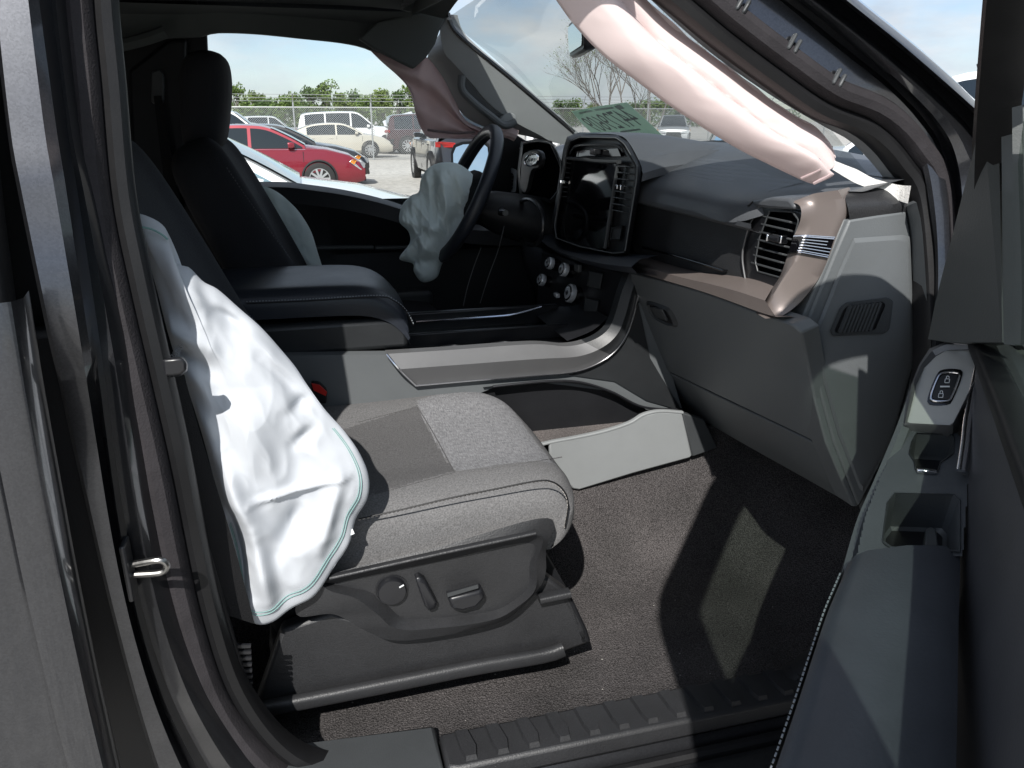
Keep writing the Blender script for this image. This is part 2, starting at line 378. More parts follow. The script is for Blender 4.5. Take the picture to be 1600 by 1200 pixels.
# ================================================================== SETTING
def gravel_mat():
    m = mat('gravel', (.36, .33, .29), .95); t = m.node_tree; b = t.nodes['Principled BSDF']; c = t.nodes.new('ShaderNodeTexCoord')
    a = t.nodes.new('ShaderNodeTexNoise'); a.inputs['Scale'].default_value = .12; a.inputs['Detail'].default_value = 8; a.inputs['Roughness'].default_value = .7
    d = t.nodes.new('ShaderNodeTexVoronoi'); d.inputs['Scale'].default_value = 9
    r = t.nodes.new('ShaderNodeValToRGB'); r.color_ramp.elements[0].position = .3; r.color_ramp.elements[1].position = .7
    r.color_ramp.elements[0].color = (.40, .38, .345, 1); r.color_ramp.elements[1].color = (.58, .56, .52, 1)
    x = t.nodes.new('ShaderNodeMix'); x.data_type = 'RGBA'; x.blend_type = 'MULTIPLY'; x.inputs[0].default_value = .35
    k = t.nodes.new('ShaderNodeBump'); k.inputs['Strength'].default_value = .7; k.inputs['Distance'].default_value = .03
    for q in (a, d): t.links.new(c.outputs['Object'], q.inputs[0])
    t.links.new(a.outputs[0], r.inputs[0]); t.links.new(r.outputs[0], x.inputs[6]); bw = t.nodes.new('ShaderNodeRGBToBW'); t.links.new(d.outputs['Color'], bw.inputs[0]); t.links.new(bw.outputs[0], x.inputs[7]); t.links.new(x.outputs[2], b.inputs['Base Color'])
    t.links.new(d.outputs[0], k.inputs['Height']); t.links.new(k.outputs[0], b.inputs['Normal'])
    return m
g = ob('ground', ([(-1500, -1500, 0), (1500, -1500, 0), (1500, 1500, 0), (-1500, 1500, 0)], [(0, 1, 2, 3)]), gravel_mat()); tag(g, kind='structure')

# ================================================================== THE TRUCK
T = emp('pickup_truck', (0, 0, 0), 'dark grey pickup truck with open passenger door and deployed airbags', 'pickup truck')
def P(name, g, m, parent=None, **k): return ob(name, g, m, parent or T, **k)

# ---- seal round the door opening (one closed loop), its bulb and the inner lip
LOOP = [PT(*p, -.80) for p in ((178, 0), (190, 130), (205, 300), (232, 440), (290, 700), (340, 950), (390, 1090), (470, 1180))]
LOOP += [V3((.02, -.80, .59)), V3((.146, -.80, .572)), V3((.36, -.80, .570)), V3((.6, -.80, .575)), V3((.76, -.80, .60)), V3((.86, -.80, .69)), V3((.915, -.80, .86)), V3((.93, -.80, 1.02)), V3((.925, -.80, 1.178))]
LOOP += [PT(*p, -.80) for p in ((1436, 330), (1405, 262), (1355, 212), (1282, 182), (1215, 137), (1125, 70), (1035, -4))]
LOOP += [V3((.36, -.655, 1.775)), V3((.24, -.645, 1.812)), V3((.02, -.645, 1.815)), V3((-.13, -.648, 1.80)), V3((-.185, -.665, 1.735))]
loop = spl(LOOP, 260, True)
cen = sum(loop, V3())/len(loop)
def ringoff(o, d):                                     # loop pushed outwards in its plane by o and towards the outside by d
    fr = frames(loop, (0, -1, 0), True); out = []
    for p, (t, s, u) in zip(loop, fr):
        if s.dot(p-cen) < 0: s = -s
        out.append(p+s*o+V3((0, -1, 0))*d)
    return out
lip = loft([ringoff(0, -.03), ringoff(-.003, -.004), ringoff(.002, .006), ringoff(.012, .010), ringoff(.021, .004), ringoff(.022, -.01)], True)
dsl = P('door_seal', lip, M['rub'], label='black rubber seal lip round the door opening')
bulb = loft([ringoff(.021, -.006), ringoff(.022, .012), ringoff(.029, .022), ringoff(.040, .025), ringoff(.050, .020), ringoff(.056, .008), ringoff(.057, -.006)], True)
P('bulb', bulb, M['seal'], dsl)
bead = loft([ringoff(.056, .0), ringoff(.0575, .010), ringoff(.0615, .010), ringoff(.064, .0)], True)
P('bead', bead, M['seal'], dsl)

# ---- B-pillar jamb: painted strips, upright, built from columns (u per row) each with its own depth
rows = (-60, 0, 200, 300, 500, 600, 700, 800, 900, 1000, 1100, 1190, 1260)
colsB = [
    (-0.813, (116, 113, 135, 155, 196, 213, 229, 245, 266, 296, 342, 403, 468)),
    (-0.825, (103, 100, 123, 144, 186, 203, 220, 236, 257, 286, 330, 390, 453)),
    (-0.845, (88, 87, 111, 131, 168, 185, 200, 216, 235, 262, 301, 353, 408)),
    (-0.842, (77, 80, 105, 121, 151, 165, 178, 193, 211, 236, 273, 320, 368)),
    (-0.856, (67, 71, 97, 113, 143, 156, 169, 183, 201, 225, 259, 303, 347)),
    (-0.885, (57, 61, 88, 104, 134, 149, 163, 178, 195, 219, 251, 291, 331)),
    (-0.898, (40, 44, 69, 86, 120, 136, 152, 168, 187, 211, 242, 279, 315)),
    (-0.900, (-7, -6, 16, 34, 75, 97, 119, 142, 165, 190, 217, 245, 271)),
    (-0.895, (-13, -12, 10, 28, 69, 92, 114, 137, 160, 185, 212, 240, 265)),
]
def deep(v, i): t = max(0, min(1, (v-430)/300)); return (.062*t*t*(3-2*t) if i >= 5 else 0)
ringsB = [spl([PT(u, v, y+deep(v, i)) for u, v in zip(us, rows)], 60) for i, (y, us) in enumerate(colsB)]
def extend_up(r): return [r[0]+(r[0]-r[3])*k/3*3 for k in (3, 2, 1)]+r
gapr = [[q+V3((.004, .085, 0)) for q in ringsB[-1]], [q+V3((-.16, .085, 0)) for q in ringsB[-1]]]
P('pillar_gap', loft([extend_up(r) for r in [ringsB[-1]]+gapr], False), M['rub'])
P('jamb_channel', loft([extend_up(r) for r in ringsB[:6]], False), M['paintk'])
jm = P('door_pillar', loft([extend_up(r) for r in ringsB[5:]], False), M['paintt'], label='dark grey painted pillar behind the passenger door opening')
# striker of the door lock
sb0 = PT(207, 888, -.86)
st = P('door_striker', box(sb0+V3((-.004, 0, 0)), (.006, .03, .075)), M['blks'], bevel=.002)
p = [PT(206, 882, -.862), PT(240, 876, -.868)+V3((.004, 0, 0)), PT(252, 881, -.868)+V3((.005, 0, 0)), PT(252, 890, -.868)+V3((.005, 0, 0)), PT(242, 896, -.868)+V3((.004, 0, 0)), PT(206, 898, -.862)]
P('striker_loop', tube(spl(p, 30), .0042, 10, (0, 1, 0)), M['steel'], st)
# ---- rear door, closed: skin, rolled front edge, window frame, glass
rowsR = (470, 500, 600, 700, 800, 900, 1000, 1100, 1200, 1300)
edge = (19, 24, 40, 58, 77, 96, 117, 139, 163, 187)
er = [PT(u, v, -.955, 1.28, .2) for u, v in zip(edge, rowsR)]
er = spl(er, 40)
skin = [[q+V3((-.0, .05, 0)) for q in er], [q+V3((.006, .012, 0)) for q in er], [q+V3((.0, -.004, 0)) for q in er], [q+V3((-.016, -.012, 0)) for q in er], [q+V3((-.032, -.010, 0)) for q in er],
        [q+V3((-.036, -.013, 0)) for q in er], [q+V3((-.12, -.02, 0)) for q in er], [q+V3((-.5, -.03, 0)) for q in er], [q+V3((-1.1, -.01, 0)) for q in er]]
rd = P('rear_door', loft(skin, False), M['paintt'], label='closed dark grey rear door')
fp = spl([V3((-.325, -.885, 1.28)), V3((-.325, -.855, 1.42)), V3((-.325, -.81, 1.60)), V3((-.335, -.77, 1.74)), V3((-.38, -.755, 1.79)), V3((-1.1, -.755, 1.79))], 40)
P('window_frame', sweep(fp, rrect(.05, .05, .012), (1, 0, 0)), M['rub'], rd)
P('window_glass', thick(net([[(-.32, -.88, 1.28), (-1.2, -.88, 1.28)], [(-.325, -.82, 1.54), (-1.2, -.82, 1.54)], [(-.32, -.75, 1.80), (-1.2, -.75, 1.80)]], 4, 8), (0, .004, 0)), M['glassp'], rd)
P('belt_strip', sweep([V3((-.31, -.958, 1.302)), V3((-.6, -.966, 1.302)), V3((-1.2, -.966, 1.302))], rrect(.02, .03, .006), (0, 0, 1)), M['rub'], rd)
P('inner_panel', box((-.72, -.80, .95), (.98, .03, .72)), M['blk'], rd, bevel=.01)

# ---- A-pillar outside: painted strips with grooves
LA = [
    (-.815, ((1128, -10), (1164, 24), (1215, 62), (1266, 100), (1311, 137), (1367, 156), (1405, 190), (1436, 243), (1452, 320), (1462, 420), (1455, 560))),
    (-.823, ((1140, -10), (1172, 22), (1224, 60), (1274, 97), (1320, 133), (1374, 150), (1412, 184), (1444, 240), (1460, 320), (1466, 420), (1462, 560))),
    (-.828, ((1205, -10), (1250, 26), (1290, 60), (1330, 92), (1368, 122), (1402, 152), (1433, 186), (1464, 232), (1480, 300), (1484, 420), (1478, 560))),
    (-.818, ((1212, -10), (1258, 24), (1300, 58), (1340, 90), (1378, 120), (1410, 150), (1442, 184), (1471, 230), (1487, 300), (1490, 420), (1484, 560))),
    (-.82, ((1234, -10), (1288, 34), (1325, 65), (1365, 99), (1408, 136), (1432, 160), (1458, 190), (1484, 234), (1497, 300), (1500, 420), (1494, 560))),
    (-.856, ((1240, -10), (1294, 32), (1330, 63), (1370, 97), (1412, 134), (1437, 158), (1464, 188), (1490, 232), (1503, 300), (1506, 420), (1500, 560))),
    (-.868, ((1252, -10), (1306, 32), (1345, 63), (1385, 97), (1425, 132), (1455, 160), (1484, 192), (1508, 232), (1530, 300), (1530, 420), (1520, 560))),
    (-.862, ((1266, -10), (1322, 34), (1360, 64), (1402, 98), (1442, 134), (1474, 166), (1504, 198), (1530, 240), (1550, 300), (1550, 420), (1540, 560))),
    (-.845, ((1272, -10), (1328, 33), (1367, 64), (1408, 97), (1450, 134), (1482, 164), (1512, 196), (1540, 240), (1560, 300), (1560, 420), (1550, 560))),
    (-.845, ((1298, -10), (1352, 33), (1392, 66), (1434, 102), (1475, 137), (1505, 164), (1530, 190), (1560, 240), (1580, 300), (1580, 420), (1570, 560))),
    (-.885, ((1304, -10), (1358, 33), (1398, 66), (1440, 102), (1480, 137), (1511, 164), (1537, 190), (1566, 240), (1586, 300), (1586, 420), (1576, 560))),
    (-.893, ((1310, -10), (1364, 33), (1405, 66), (1447, 102), (1487, 137), (1517, 164), (1544, 190), (1572, 240), (1592, 300), (1592, 420), (1582, 560))),
    (-.885, ((1326, -10), (1376, 30), (1414, 60), (1457, 96), (1497, 132), (1527, 162), (1556, 190), (1584, 240), (1600, 300), (1600, 420), (1590, 560))),
]
ringsA = []
for y, ps in LA:
    r = spl([PT(u, v, y) for u, v in ps], 70); d = (r[0]-r[5]).normalized(); ringsA.append([r[0]+d*k*.06 for k in (7, 6, 5, 4, 3, 2, 1)]+r)
ringsA.append([q+V3((.03, .05, .015)) for q in ringsA[-1]]); ringsA.append([q+V3((.02, .10, -.02)) for q in ringsA[-1]])
ap = P('windshield_pillar', loft(ringsA, False), M['paintt'], label='dark grey windshield pillar beside the open door')
def clip_at(u, v):
    c = PT(u, v, -.832); t = (PT(u+30, v+24, -.832)-c).normalized(); s = V3((0, -1, .25)).normalized(); x = t.cross(s).normalized()
    return join(box(c-t*.004, (.006, .026, .009), (t, x, s)), box(c+t*.007, (.006, .022, .008), (t, x, s)))
for u, v in ((1160, 6), (1240, 68), (1310, 122)): P('seal_clip', clip_at(u, v), M['greyd'], ap, bevel=.003)
# filler between pillar and the inside
# ---- sill
def sill():
    prof = [(-.772, .585), (-.778, .597), (-.79, .600)]
    xs = [-.22, .0, .3, .6, .85, 1.0]
    return loft([[V3((x, y, z)) for x in xs] for y, z in ((-.735, .555), (-.765, .56), (-.80, .562), (-.812, .556), (-.835, .556), (-.845, .548), (-.85, .535), (-.875, .533), (-.885, .552), (-.91, .556), (-.96, .54), (-.985, .50), (-.99, .40), (-.96, .30))], False)
sl = P('door_sill', sill(), M['paintt'], label='painted door sill below the scuff plate')
P('sill_seal', sweep([V3((-.05, -.866, .545)), V3((.4, -.866, .545)), V3((.95, -.866, .545))], circ(.012, 10), (0, 0, 1)), M['rub'], sl)
# ---- scuff plate with ribs
pz0 = .600
pl = [V3((.138, -.768, pz0)), V3((.90, -.768, pz0)), V3((.90, -.845, pz0)), V3((.155, -.845, pz0)), V3((.138, -.838, pz0))]
sp = P('scuff_plate', prism(pl, (0, 0, -.035)), M['grain'], bevel=.006, label='black ribbed scuff plate on the door sill')
for k in range(13):
    x = .165+k*.0505; a = x; b = x+.022
    pts = [V3((a-.004, -.772, pz0-.001)), V3((b-.004, -.772, pz0-.001)), V3((b+.004, -.815, pz0-.001)), V3((b, -.836, pz0-.001)), V3((a+.004, -.836, pz0-.001)), V3((a-.001, -.815, pz0-.001))]
    top = [q+V3((0, 0, .0085)) for q in pts]; cc = sum(top, V3())/6
    top = [cc+(q-cc)*.86 for q in top]; top = [V3((q.x, q.y, q.z)) for q in top]
    P('rib', loft([pts, top], True, True), M['grain'], sp, smooth=False)
pb = [V3((.134, -.745, .598)), V3((.134, -.845, .598)), V3((-.05, -.845, .604)), V3((-.13, -.82, .64)), V3((-.14, -.765, .64)), V3((-.06, -.742, .604))]
P('sill_corner_trim', prism(pb, (0, 0, -.03)), M['greyd'], bevel=.006, label='smooth dark trim at the rear end of the sill')

# ---- floor
rowsF = []
for y in (-.775, -.74, -.66, -.52, -.40, -.33, -.28, -.24, -.20):
    zt = {-.775: .585, -.74: .572, -.66: .562, -.52: .556, -.40: .562, -.33: .60, -.28: .66, -.24: .725, -.20: .80}[y]
    rowsF.append([V3((x, y, zt+(.0 if x < .95 else (x-.95)*1.1*(1 if y < -.3 else .6))+(.03 if (x > .7 and y > -.3) else 0))) for x in (-.5, -.2, .1, .4, .7, .9, 1.0, 1.15, 1.4)])
P('floor_carpet', net(rowsF, 60, 50), M['carp'], label='dark brown floor carpet in the passenger footwell')
rl_ = random.Random(19); lv, lf = [], []
for _ in range(26):                                    # lint and crumbs lying on the carpet
    c = V3((rl_.uniform(.0, .95), rl_.uniform(-.74, -.42), 0)); c.z = .560+.012*max(0, (-c.y-.66)/.1)+.0015; s = rl_.uniform(.0008, .0022); a = rl_.uniform(0, 6.28)
    o_ = len(lv); lv += [c+V3((math.cos(a+k*2.09)*s*(1.6 if k == 0 else 1), math.sin(a+k*2.09)*s, 0)) for k in range(3)]+[c+V3((0, 0, s))]; lf += [(o_, o_+1, o_+2), (o_, o_+1, o_+3), (o_+1, o_+2, o_+3), (o_+2, o_, o_+3)]
tag(P('carpet_lint', (lv, lf), mat('lint', (.26, .25, .23), .9), smooth=False), kind='stuff')
P('toe_board', box((1.42, -.2, .95), (.05, 1.5, .95)), M['blk'])
P('underbody', box((.3, 0, .40), (2.6, 1.7, .06)), M['blk'])
P('tunnel_wall', box((.98, .17, .90), (.62, .03, .66)), M['blk'])
P('driver_floor', net([[(-.5, .2, .8), (.6, .2, .8), (1.4, .2, .9)], [(-.5, .3, .6), (.6, .3, .6), (1.4, .3, .9)], [(-.5, .74, .58), (.6, .74, .58), (1.4, .74, .9)]], 12, 12), M['carp'])
P('kick_panel', prism([V3((.84, -.752, .56)), V3((1.4, -.752, .56)), V3((1.4, -.752, 1.4)), V3((.97, -.752, 1.4)), V3((.965, -.752, 1.0)), V3((.90, -.752, .88))], (0, .012, 0)), M['greyd'], bevel=.003)
# vertical trim between dash end and seal
ct = [[PY(u, v, -.752) for u, v in ((1416, 322), (1424, 366), (1428, 480), (1431, 560), (1394, 692), (1345, 800))], [PY(u, v, -.785) for u, v in ((1432, 316), (1441, 360), (1449, 480), (1452, 560), (1445, 692), (1400, 840))]]
P('cowl_side_trim', thick(loft([spl(r, 24) for r in ct], False), (.012, .02, 0)), M['grey'], label='grey trim between the dash end and the door seal')
P('footwell_corner', loft([spl([V3((.86, -.76, .60)), V3((.93, -.76, .75)), V3((.965, -.76, 1.0)), V3((.97, -.76, 1.4))], 16), spl([V3((.87, -.80, .60)), V3((.945, -.80, .75)), V3((.975, -.80, 1.0)), V3((.975, -.79, 1.4))], 16)], False), M['blk'])
# lower trim behind the front seat with slots
bt = P('pillar_trim', prism([V3((-.26, -.775, .6)), V3((-.10, -.775, .6)), V3((-.135, -.775, .78)), V3((-.16, -.775, 1.0)), V3((-.19, -.745, 1.35)), V3((-.2, -.66, 1.76)), V3((-.4, -.66, 1.76)), V3((-.4, -.775, 1.2))], (-.02, .03, 0)), M['blk'], bevel=.006, label='black inner trim of the pillar by the seat belt')
for k in range(11):
    v = 1010+k*9.5
    a, b = PY(352+k*2.6, v, -.772), PY(392+k*.5, v-1, -.772)
    P('trim_slot', bar(a+V3((0, .0, 0)), b, .005, .0042, (0, 1, 0)), M['blks'], bt)
# ---- roof, headliner, back wall, left side
hl = [[(-1.6, -.66, 1.80), (-.2, -.65, 1.825), (.25, -.64, 1.825), (.42, -.60, 1.80)], [(-1.6, -.3, 1.83), (-.2, -.3, 1.86), (.25, -.3, 1.86), (.43, -.3, 1.835)], [(-1.6, .3, 1.83), (-.2, .3, 1.86), (.25, .3, 1.86), (.43, .3, 1.835)], [(-1.6, .60, 1.80), (-.2, .60, 1.825), (.25, .60, 1.825), (.42, .58, 1.80)]]
P('headliner', net(hl, 30, 30), M['liner'], label='dark cloth headliner')
ro = [[(-1.8, -.79, 1.80), (.1, -.79, 1.82), (.42, -.76, 1.79)], [(-1.8, -.72, 1.87), (.1, -.72, 1.89), (.42, -.69, 1.84)], [(-1.8, 0, 1.92), (.1, 0, 1.94), (.50, 0, 1.875)], [(-1.8, .72, 1.87), (.1, .72, 1.89), (.42, .69, 1.84)], [(-1.8, .79, 1.80), (.1, .79, 1.82), (.42, .76, 1.79)]]
P('roof', net(ro, 24, 24), M['paintt'], label='dark grey roof')
P('roof_rail', net([[(-1.6, -.66, 1.80), (-.2, -.64, 1.822), (.2, -.64, 1.822), (.40, -.62, 1.77)], [(-1.6, -.72, 1.80), (-.2, -.70, 1.822), (.2, -.70, 1.822), (.42, -.70, 1.76)], [(-1.6, -.79, 1.80), (-.2, -.79, 1.815), (.2, -.79, 1.815), (.44, -.77, 1.76)]], 20, 8), M['paintt'])
P('back_wall', box((-1.62, 0, 1.2), (.05, 1.62, 1.35)), M['blk'])

# ---- driver side: rail, pillar, door, window
top_edge = [(150, 62), (300, 58), (322, 54), (345, 51), (400, 53), (470, 60), (540, 68), (580, 79), (612, 100), (640, 128)]
B_ = spl([PY(u, v, .70) for u, v in top_edge], 40); A_ = [V3((q.x, .585, 1.815)) for q in B_]
mid = [(a+b)/2+V3((0, .03, .02)) for a, b in zip(A_, B_)]
P('driver_roof_rail', thick(loft([A_, mid, B_], False), (0, .02, 0)), M['liner'])
P('driver_pillar', prism([PY(u, v, .735) for u, v in ((323, 50), (332, 240), (345, 440), (150, 470), (60, 300), (60, -20), (300, -20))], (0, .02, 0)), M['blk'], bevel=.004, label='black trim of the pillar behind the driver seat')
P('driver_pillar_cover', prism([PY(u, v, .715) for u, v in ((262, 62), (292, 60), (286, 330), (200, 330), (205, 220), (200, 110))], (0, .02, 0)), M['blks'], bevel=.012)
P('belt_guide', prism([PY(u, v, .70) for u, v in ((236, 112), (250, 108), (256, 120), (256, 158), (248, 166), (236, 160))], (0, .02, 0)), M['greyd'], bevel=.004)
P('seat_belt', prism([PY(u, v, .695) for u, v in ((240, 150), (252, 150), (282, 330), (262, 330))], (0, .003, 0)), M['web'], label='black driver seat belt hanging from the pillar')
P('rear_airbag_strip', sweep(spl([PY(u, v, .66) for u, v in ((172, 74), (200, 68), (230, 60), (258, 50))], 16), circ(.016, 8), (0, 0, 1)), M['liner'])
P('rear_side_wall', box((-1.0, .79, 1.35), (1.15, .03, 1.0)), M['blk'])
dd_top = [(300, 292), (365, 285), (440, 284), (480, 288), (540, 297), (600, 311), (650, 328), (700, 345), (760, 352), (830, 352)]
dtop = spl([PY(u, v, .775) for u, v in dd_top], 40)
din = [q+V3((0, -.055, -.012)) for q in dtop]
dlow = [V3((q.x, .70, q.z-.055)) for q in dtop]
dm = [V3((q.x, .745, 1.13)) for q in dtop]; dm2 = [V3((q.x, .735, 1.10)) for q in dtop]; db = [V3((q.x, .745, .62)) for q in dtop]
dt2 = [q+V3((0, .04, -.01)) for q in dtop]
ddoor = P('driver_door', loft([[V3((q.x, .88, .5)) for q in dtop], [V3((q.x, .93, .8)) for q in dtop], [q+V3((0, .10, -.04)) for q in dtop], dt2, dtop, din, dlow, dm, dm2, db], False), M['blk'], label='closed black inner panel of the driver door')
P('door_ledge', sweep(spl([PY(u, v, .73) for u, v in ((470, 387), (560, 386), (583, 386))], 8), rrect(.035, .012, .004), (0, 0, 1)), M['greyd'], ddoor)
P('door_ledge', sweep(spl([PY(u, v, .73) for u, v in ((586, 387), (640, 386), (720, 384))], 8), rrect(.035, .012, .004), (0, 0, 1)), M['greyd'], ddoor)
P('door_armrest', box(PY(540, 470, .70)+V3((0, .0, 0)), (.55, .08, .05)), M['greyd'], ddoor, bevel=.015)
P('lock_pin', tube([PY(389, 288, .765), PY(388, 277, .765)], .0045, 8), M['blks'], ddoor)
wg = [[PY(u, v, .765) for u, v in ((322, 290), (440, 286), (540, 300), (700, 350))], [PY(u, v, .735) for u, v in ((322, 150), (440, 150), (540, 170), (690, 200))], [PY(u, v, .705) for u, v in ((322, 45), (440, 50), (540, 60), (660, 120))]]
P('window_glass', net(wg, 12, 8), glass('driver_glass', (.93, .95, .94), .03), ddoor)
# ---- driver A-pillar trim with grab handle
pl_l = spl([PY(u, v, .69) for u, v in ((694, 40), (668, 88), (676, 106), (700, 142), (713, 166), (732, 186), (762, 200), (792, 207), (822, 212))], 40)
pl_r = spl([PY(u, v, .60) for u, v in ((700, 22), (706, 42), (716, 56), (742, 80), (800, 128), (850, 171), (897, 212), (905, 222), (915, 232))], 40)
pm = [(a+b)/2+V3((-.02, -.03, 0)) for a, b in zip(pl_l, pl_r)]
dpil = P('driver_pillar_trim', loft([[q+V3((.02, .04, 0)) for q in pl_l], pl_l, pm, pl_r, [q+V3((.03, .015, .0)) for q in pl_r]], False), M['lgrey'], label='pale grey windshield pillar trim with grab handle on the driver side')
hp = [PY(u, v, .60) for u, v in ((728, 122), (722, 132), (730, 150), (752, 168), (775, 186), (790, 198), (806, 192), (800, 178), (775, 156), (748, 134))]
P('handle_recess', prism([q+V3((0, .02, 0)) for q in spl(hp, 40, True)], (0, .01, 0)), M['greyd'], dpil)
P('grab_handle', tube(spl([PY(u, v, .585) for u, v in ((722, 118), (722, 140), (740, 160), (765, 180), (788, 196), (806, 190))], 30), .011, 10, (0, 1, 0)), M['grey'], dpil)
P('handle_base', prism(spl([PY(u, v, .588) for u, v in ((786, 196), (782, 186), (795, 176), (806, 180), (806, 190), (796, 199))], 20, True), (0, .03, 0)), M['lgrey'], dpil, bevel=.004)
# ---- windshield
base = [(.76, .66, 1.50), (.90, .5, 1.48), (1.02, .25, 1.465), (1.05, 0, 1.46), (1.03, -.25, 1.455), (.97, -.5, 1.45), (.88, -.66, 1.45)]
topw = [(.425, .575, 1.80), (.46, .45, 1.822), (.49, .25, 1.838), (.50, 0, 1.845), (.49, -.25, 1.838), (.46, -.45, 1.822), (.425, -.575, 1.80)]
midw = [tuple((V3(a)*.5+V3(b)*.5)+V3((.018, 0, .02))) for a, b in zip(base, topw)]
ws = P('windshield', net([base, midw, topw], 40, 14), M['glassw'], label='clear tinted windshield')
P('glass_border', sweep(spl([PY(u, v, .60) for u, v in ((700, 20), (703, 34), (714, 52), (745, 79), (800, 124), (855, 171), (897, 207))], 40), rrect(.012, .006, .002), (0, 1, 0)), M['gloss'], ws)
P('cowl', net([[(.76, .72, 1.42), (1.05, .3, 1.43), (1.08, -.3, 1.43), (.93, -.74, 1.40)], [(1.0, .8, 1.40), (1.25, .3, 1.40), (1.25, -.3, 1.40), (1.05, -.8, 1.38)]], 16, 4), M['blk'])
hood = P('hood', net([[(1.05, .85, 1.33), (1.22, .3, 1.385), (1.22, -.3, 1.385), (1.08, -.88, 1.30)], [(1.6, .88, 1.30), (1.6, .3, 1.36), (1.6, -.3, 1.36), (1.6, -.90, 1.27)], [(2.5, .85, 1.15), (2.5, .3, 1.22), (2.5, -.3, 1.22), (2.5, -.87, 1.12)]], 20, 12), M['paintt'], label='dark grey hood beyond the windshield')
for (a, b) in (((1.06, .18, 1.475), (.98, -.42, 1.478)), ((1.08, .55, 1.46), (1.07, -.02, 1.482))):
    P('wiper', bar(a, b, .012, .014), M['rub'])
# front of the truck outside the cabin
for s in (-1, 1):
    rows_ = []
    for i in range(41):
        x = .985+1.60*i/40; zl = max(.46, .41+math.sqrt(max(0, .50**2-(x-1.86)**2))); f = 1-.10*max(0, (x-2.2)/.4)**2
        pr_ = [(.80, 1.335-.10*(x-.98)), (.885, 1.315-.11*(x-.98)), (.935, 1.25-.10*(x-.98)), (.958, 1.12), (.962, .98), (.962, max(zl+.02, .80)), (.958, zl)]
        rows_.append([V3((x, s*y*f, max(z, zl))) for y, z in pr_]+[V3((x, s*(.70), zl))])
    P('front_fender', loft(rows_, False), M['paintt'])
    wh = P('front_wheel', lathe((1.86, s*.70, .41), (0, s, 0), ((.30, 0), (.40, .02), (.41, .05), (.41, .20), (.39, .235), (.27, .235), (.25, .19), (.06, .17), (.05, .20), (.0, .20)), 32), M['rub'])
P('front_fascia', net([[(2.58, -.86, 1.14), (2.62, 0, 1.18), (2.58, .86, 1.14)], [(2.66, -.86, .95), (2.72, 0, .95), (2.66, .86, .95)], [(2.66, -.86, .5), (2.72, 0, .5), (2.66, .86, .5)]], 14, 12), M['blk'])
P('driver_body_side', net([[(-1.8, .93, 1.28), (-.4, .95, 1.28), (1.0, .95, 1.28)], [(-1.8, .98, .9), (-.4, .98, .9), (1.0, .975, .9)], [(-1.8, .95, .42), (-.4, .95, .42), (1.0, .95, .42)]], 14, 12), M['paintt'])
# inner garnish of the passenger A-pillar
g1 = spl([PT(u, v, -.75) for u, v in ((985, -30), (1100, 74), (1200, 146), (1288, 198), (1326, 219), (1358, 250), (1386, 286), (1402, 318))], 40)
g2 = spl([PT(u, v, -.787) for u, v in ((1040, -30), (1135, 62), (1222, 132), (1292, 178), (1362, 206), (1412, 258), (1440, 320), (1446, 360))], 40)
P('pillar_garnish', thick(loft([[q+V3((.03, .01, .03)) for q in g1], g1, g2], False), (.01, .0, .01)), M['lgrey'], label='pale grey inner trim of the passenger windshield pillar')
# ---- sun visor of the driver, label flap, mirror
vis = [PY(u, v, .60) for u, v in ((560, 60), (585, 77), (616, 93), (646, 108), (666, 90), (680, 69), (687, 48), (700, 24), (690, 12), (640, 22), (590, 34))]
P('sun_visor', prism(vis, (0, .02, 0)), M['liner'], bevel=.006, label='dark cloth sun visor swung down beside the driver window')
lab = [PX(u, v, .30) for u, v in ((570, -12), (584, 1), (627, 16), (656, -3), (650, -14))]
vl = P('visor_flap', prism(lab, (.006, 0, .004)), M['greyd'], label='visor corner with a pale warning label')
for k in range(4):
    a = PX(590+k*9, -1+k*3.2, .298); b = PX(622+k*6, 9-k*1.2, .298)
    P('print_line', bar(a, b, .0035, .001, (1, 0, 0)), M['grey'], vl)
P('visor_edge', prism([PX(u, v, .33) for u, v in ((610, 8), (644, 23), (690, 0), (700, -14), (650, -14))], (.012, 0, .004)), M['liner'], bevel=.003)
def mirror_part():
    c = PY(901, 56, -.02); n_ = V3((-.975, .20, -.08)).normalized(); x = V3((0, 0, 1)).cross(n_).normalized(); y = n_.cross(x)
    def ring(w_, h_, d): return [c+x*a+y*b-n_*d for a, b in rrect(w_, h_, min(w_, h_)*.28, 4)]
    body = loft([ring(.235, .068, -.002), ring(.245, .076, .004), ring(.24, .074, .02), ring(.19, .055, .04), ring(.06, .03, .05)], True, True)
    o = P('rear_view_mirror', body, M['blks'], label='black interior rear-view mirror behind the rose airbag')
    P('mirror_glass', prism([c+x*a+y*b+n_*.004 for a, b in rrect(.212, .054, .016, 4)], n_*.001), M['mirror'], o)
    P('mirror_stem', tube([c-n_*.04, c-n_*.06+V3((.02, 0, .06)), V3((.53, -.02, 1.80))], .012, 8, (0, 1, 0)), M['blks'], o)
mirror_part()

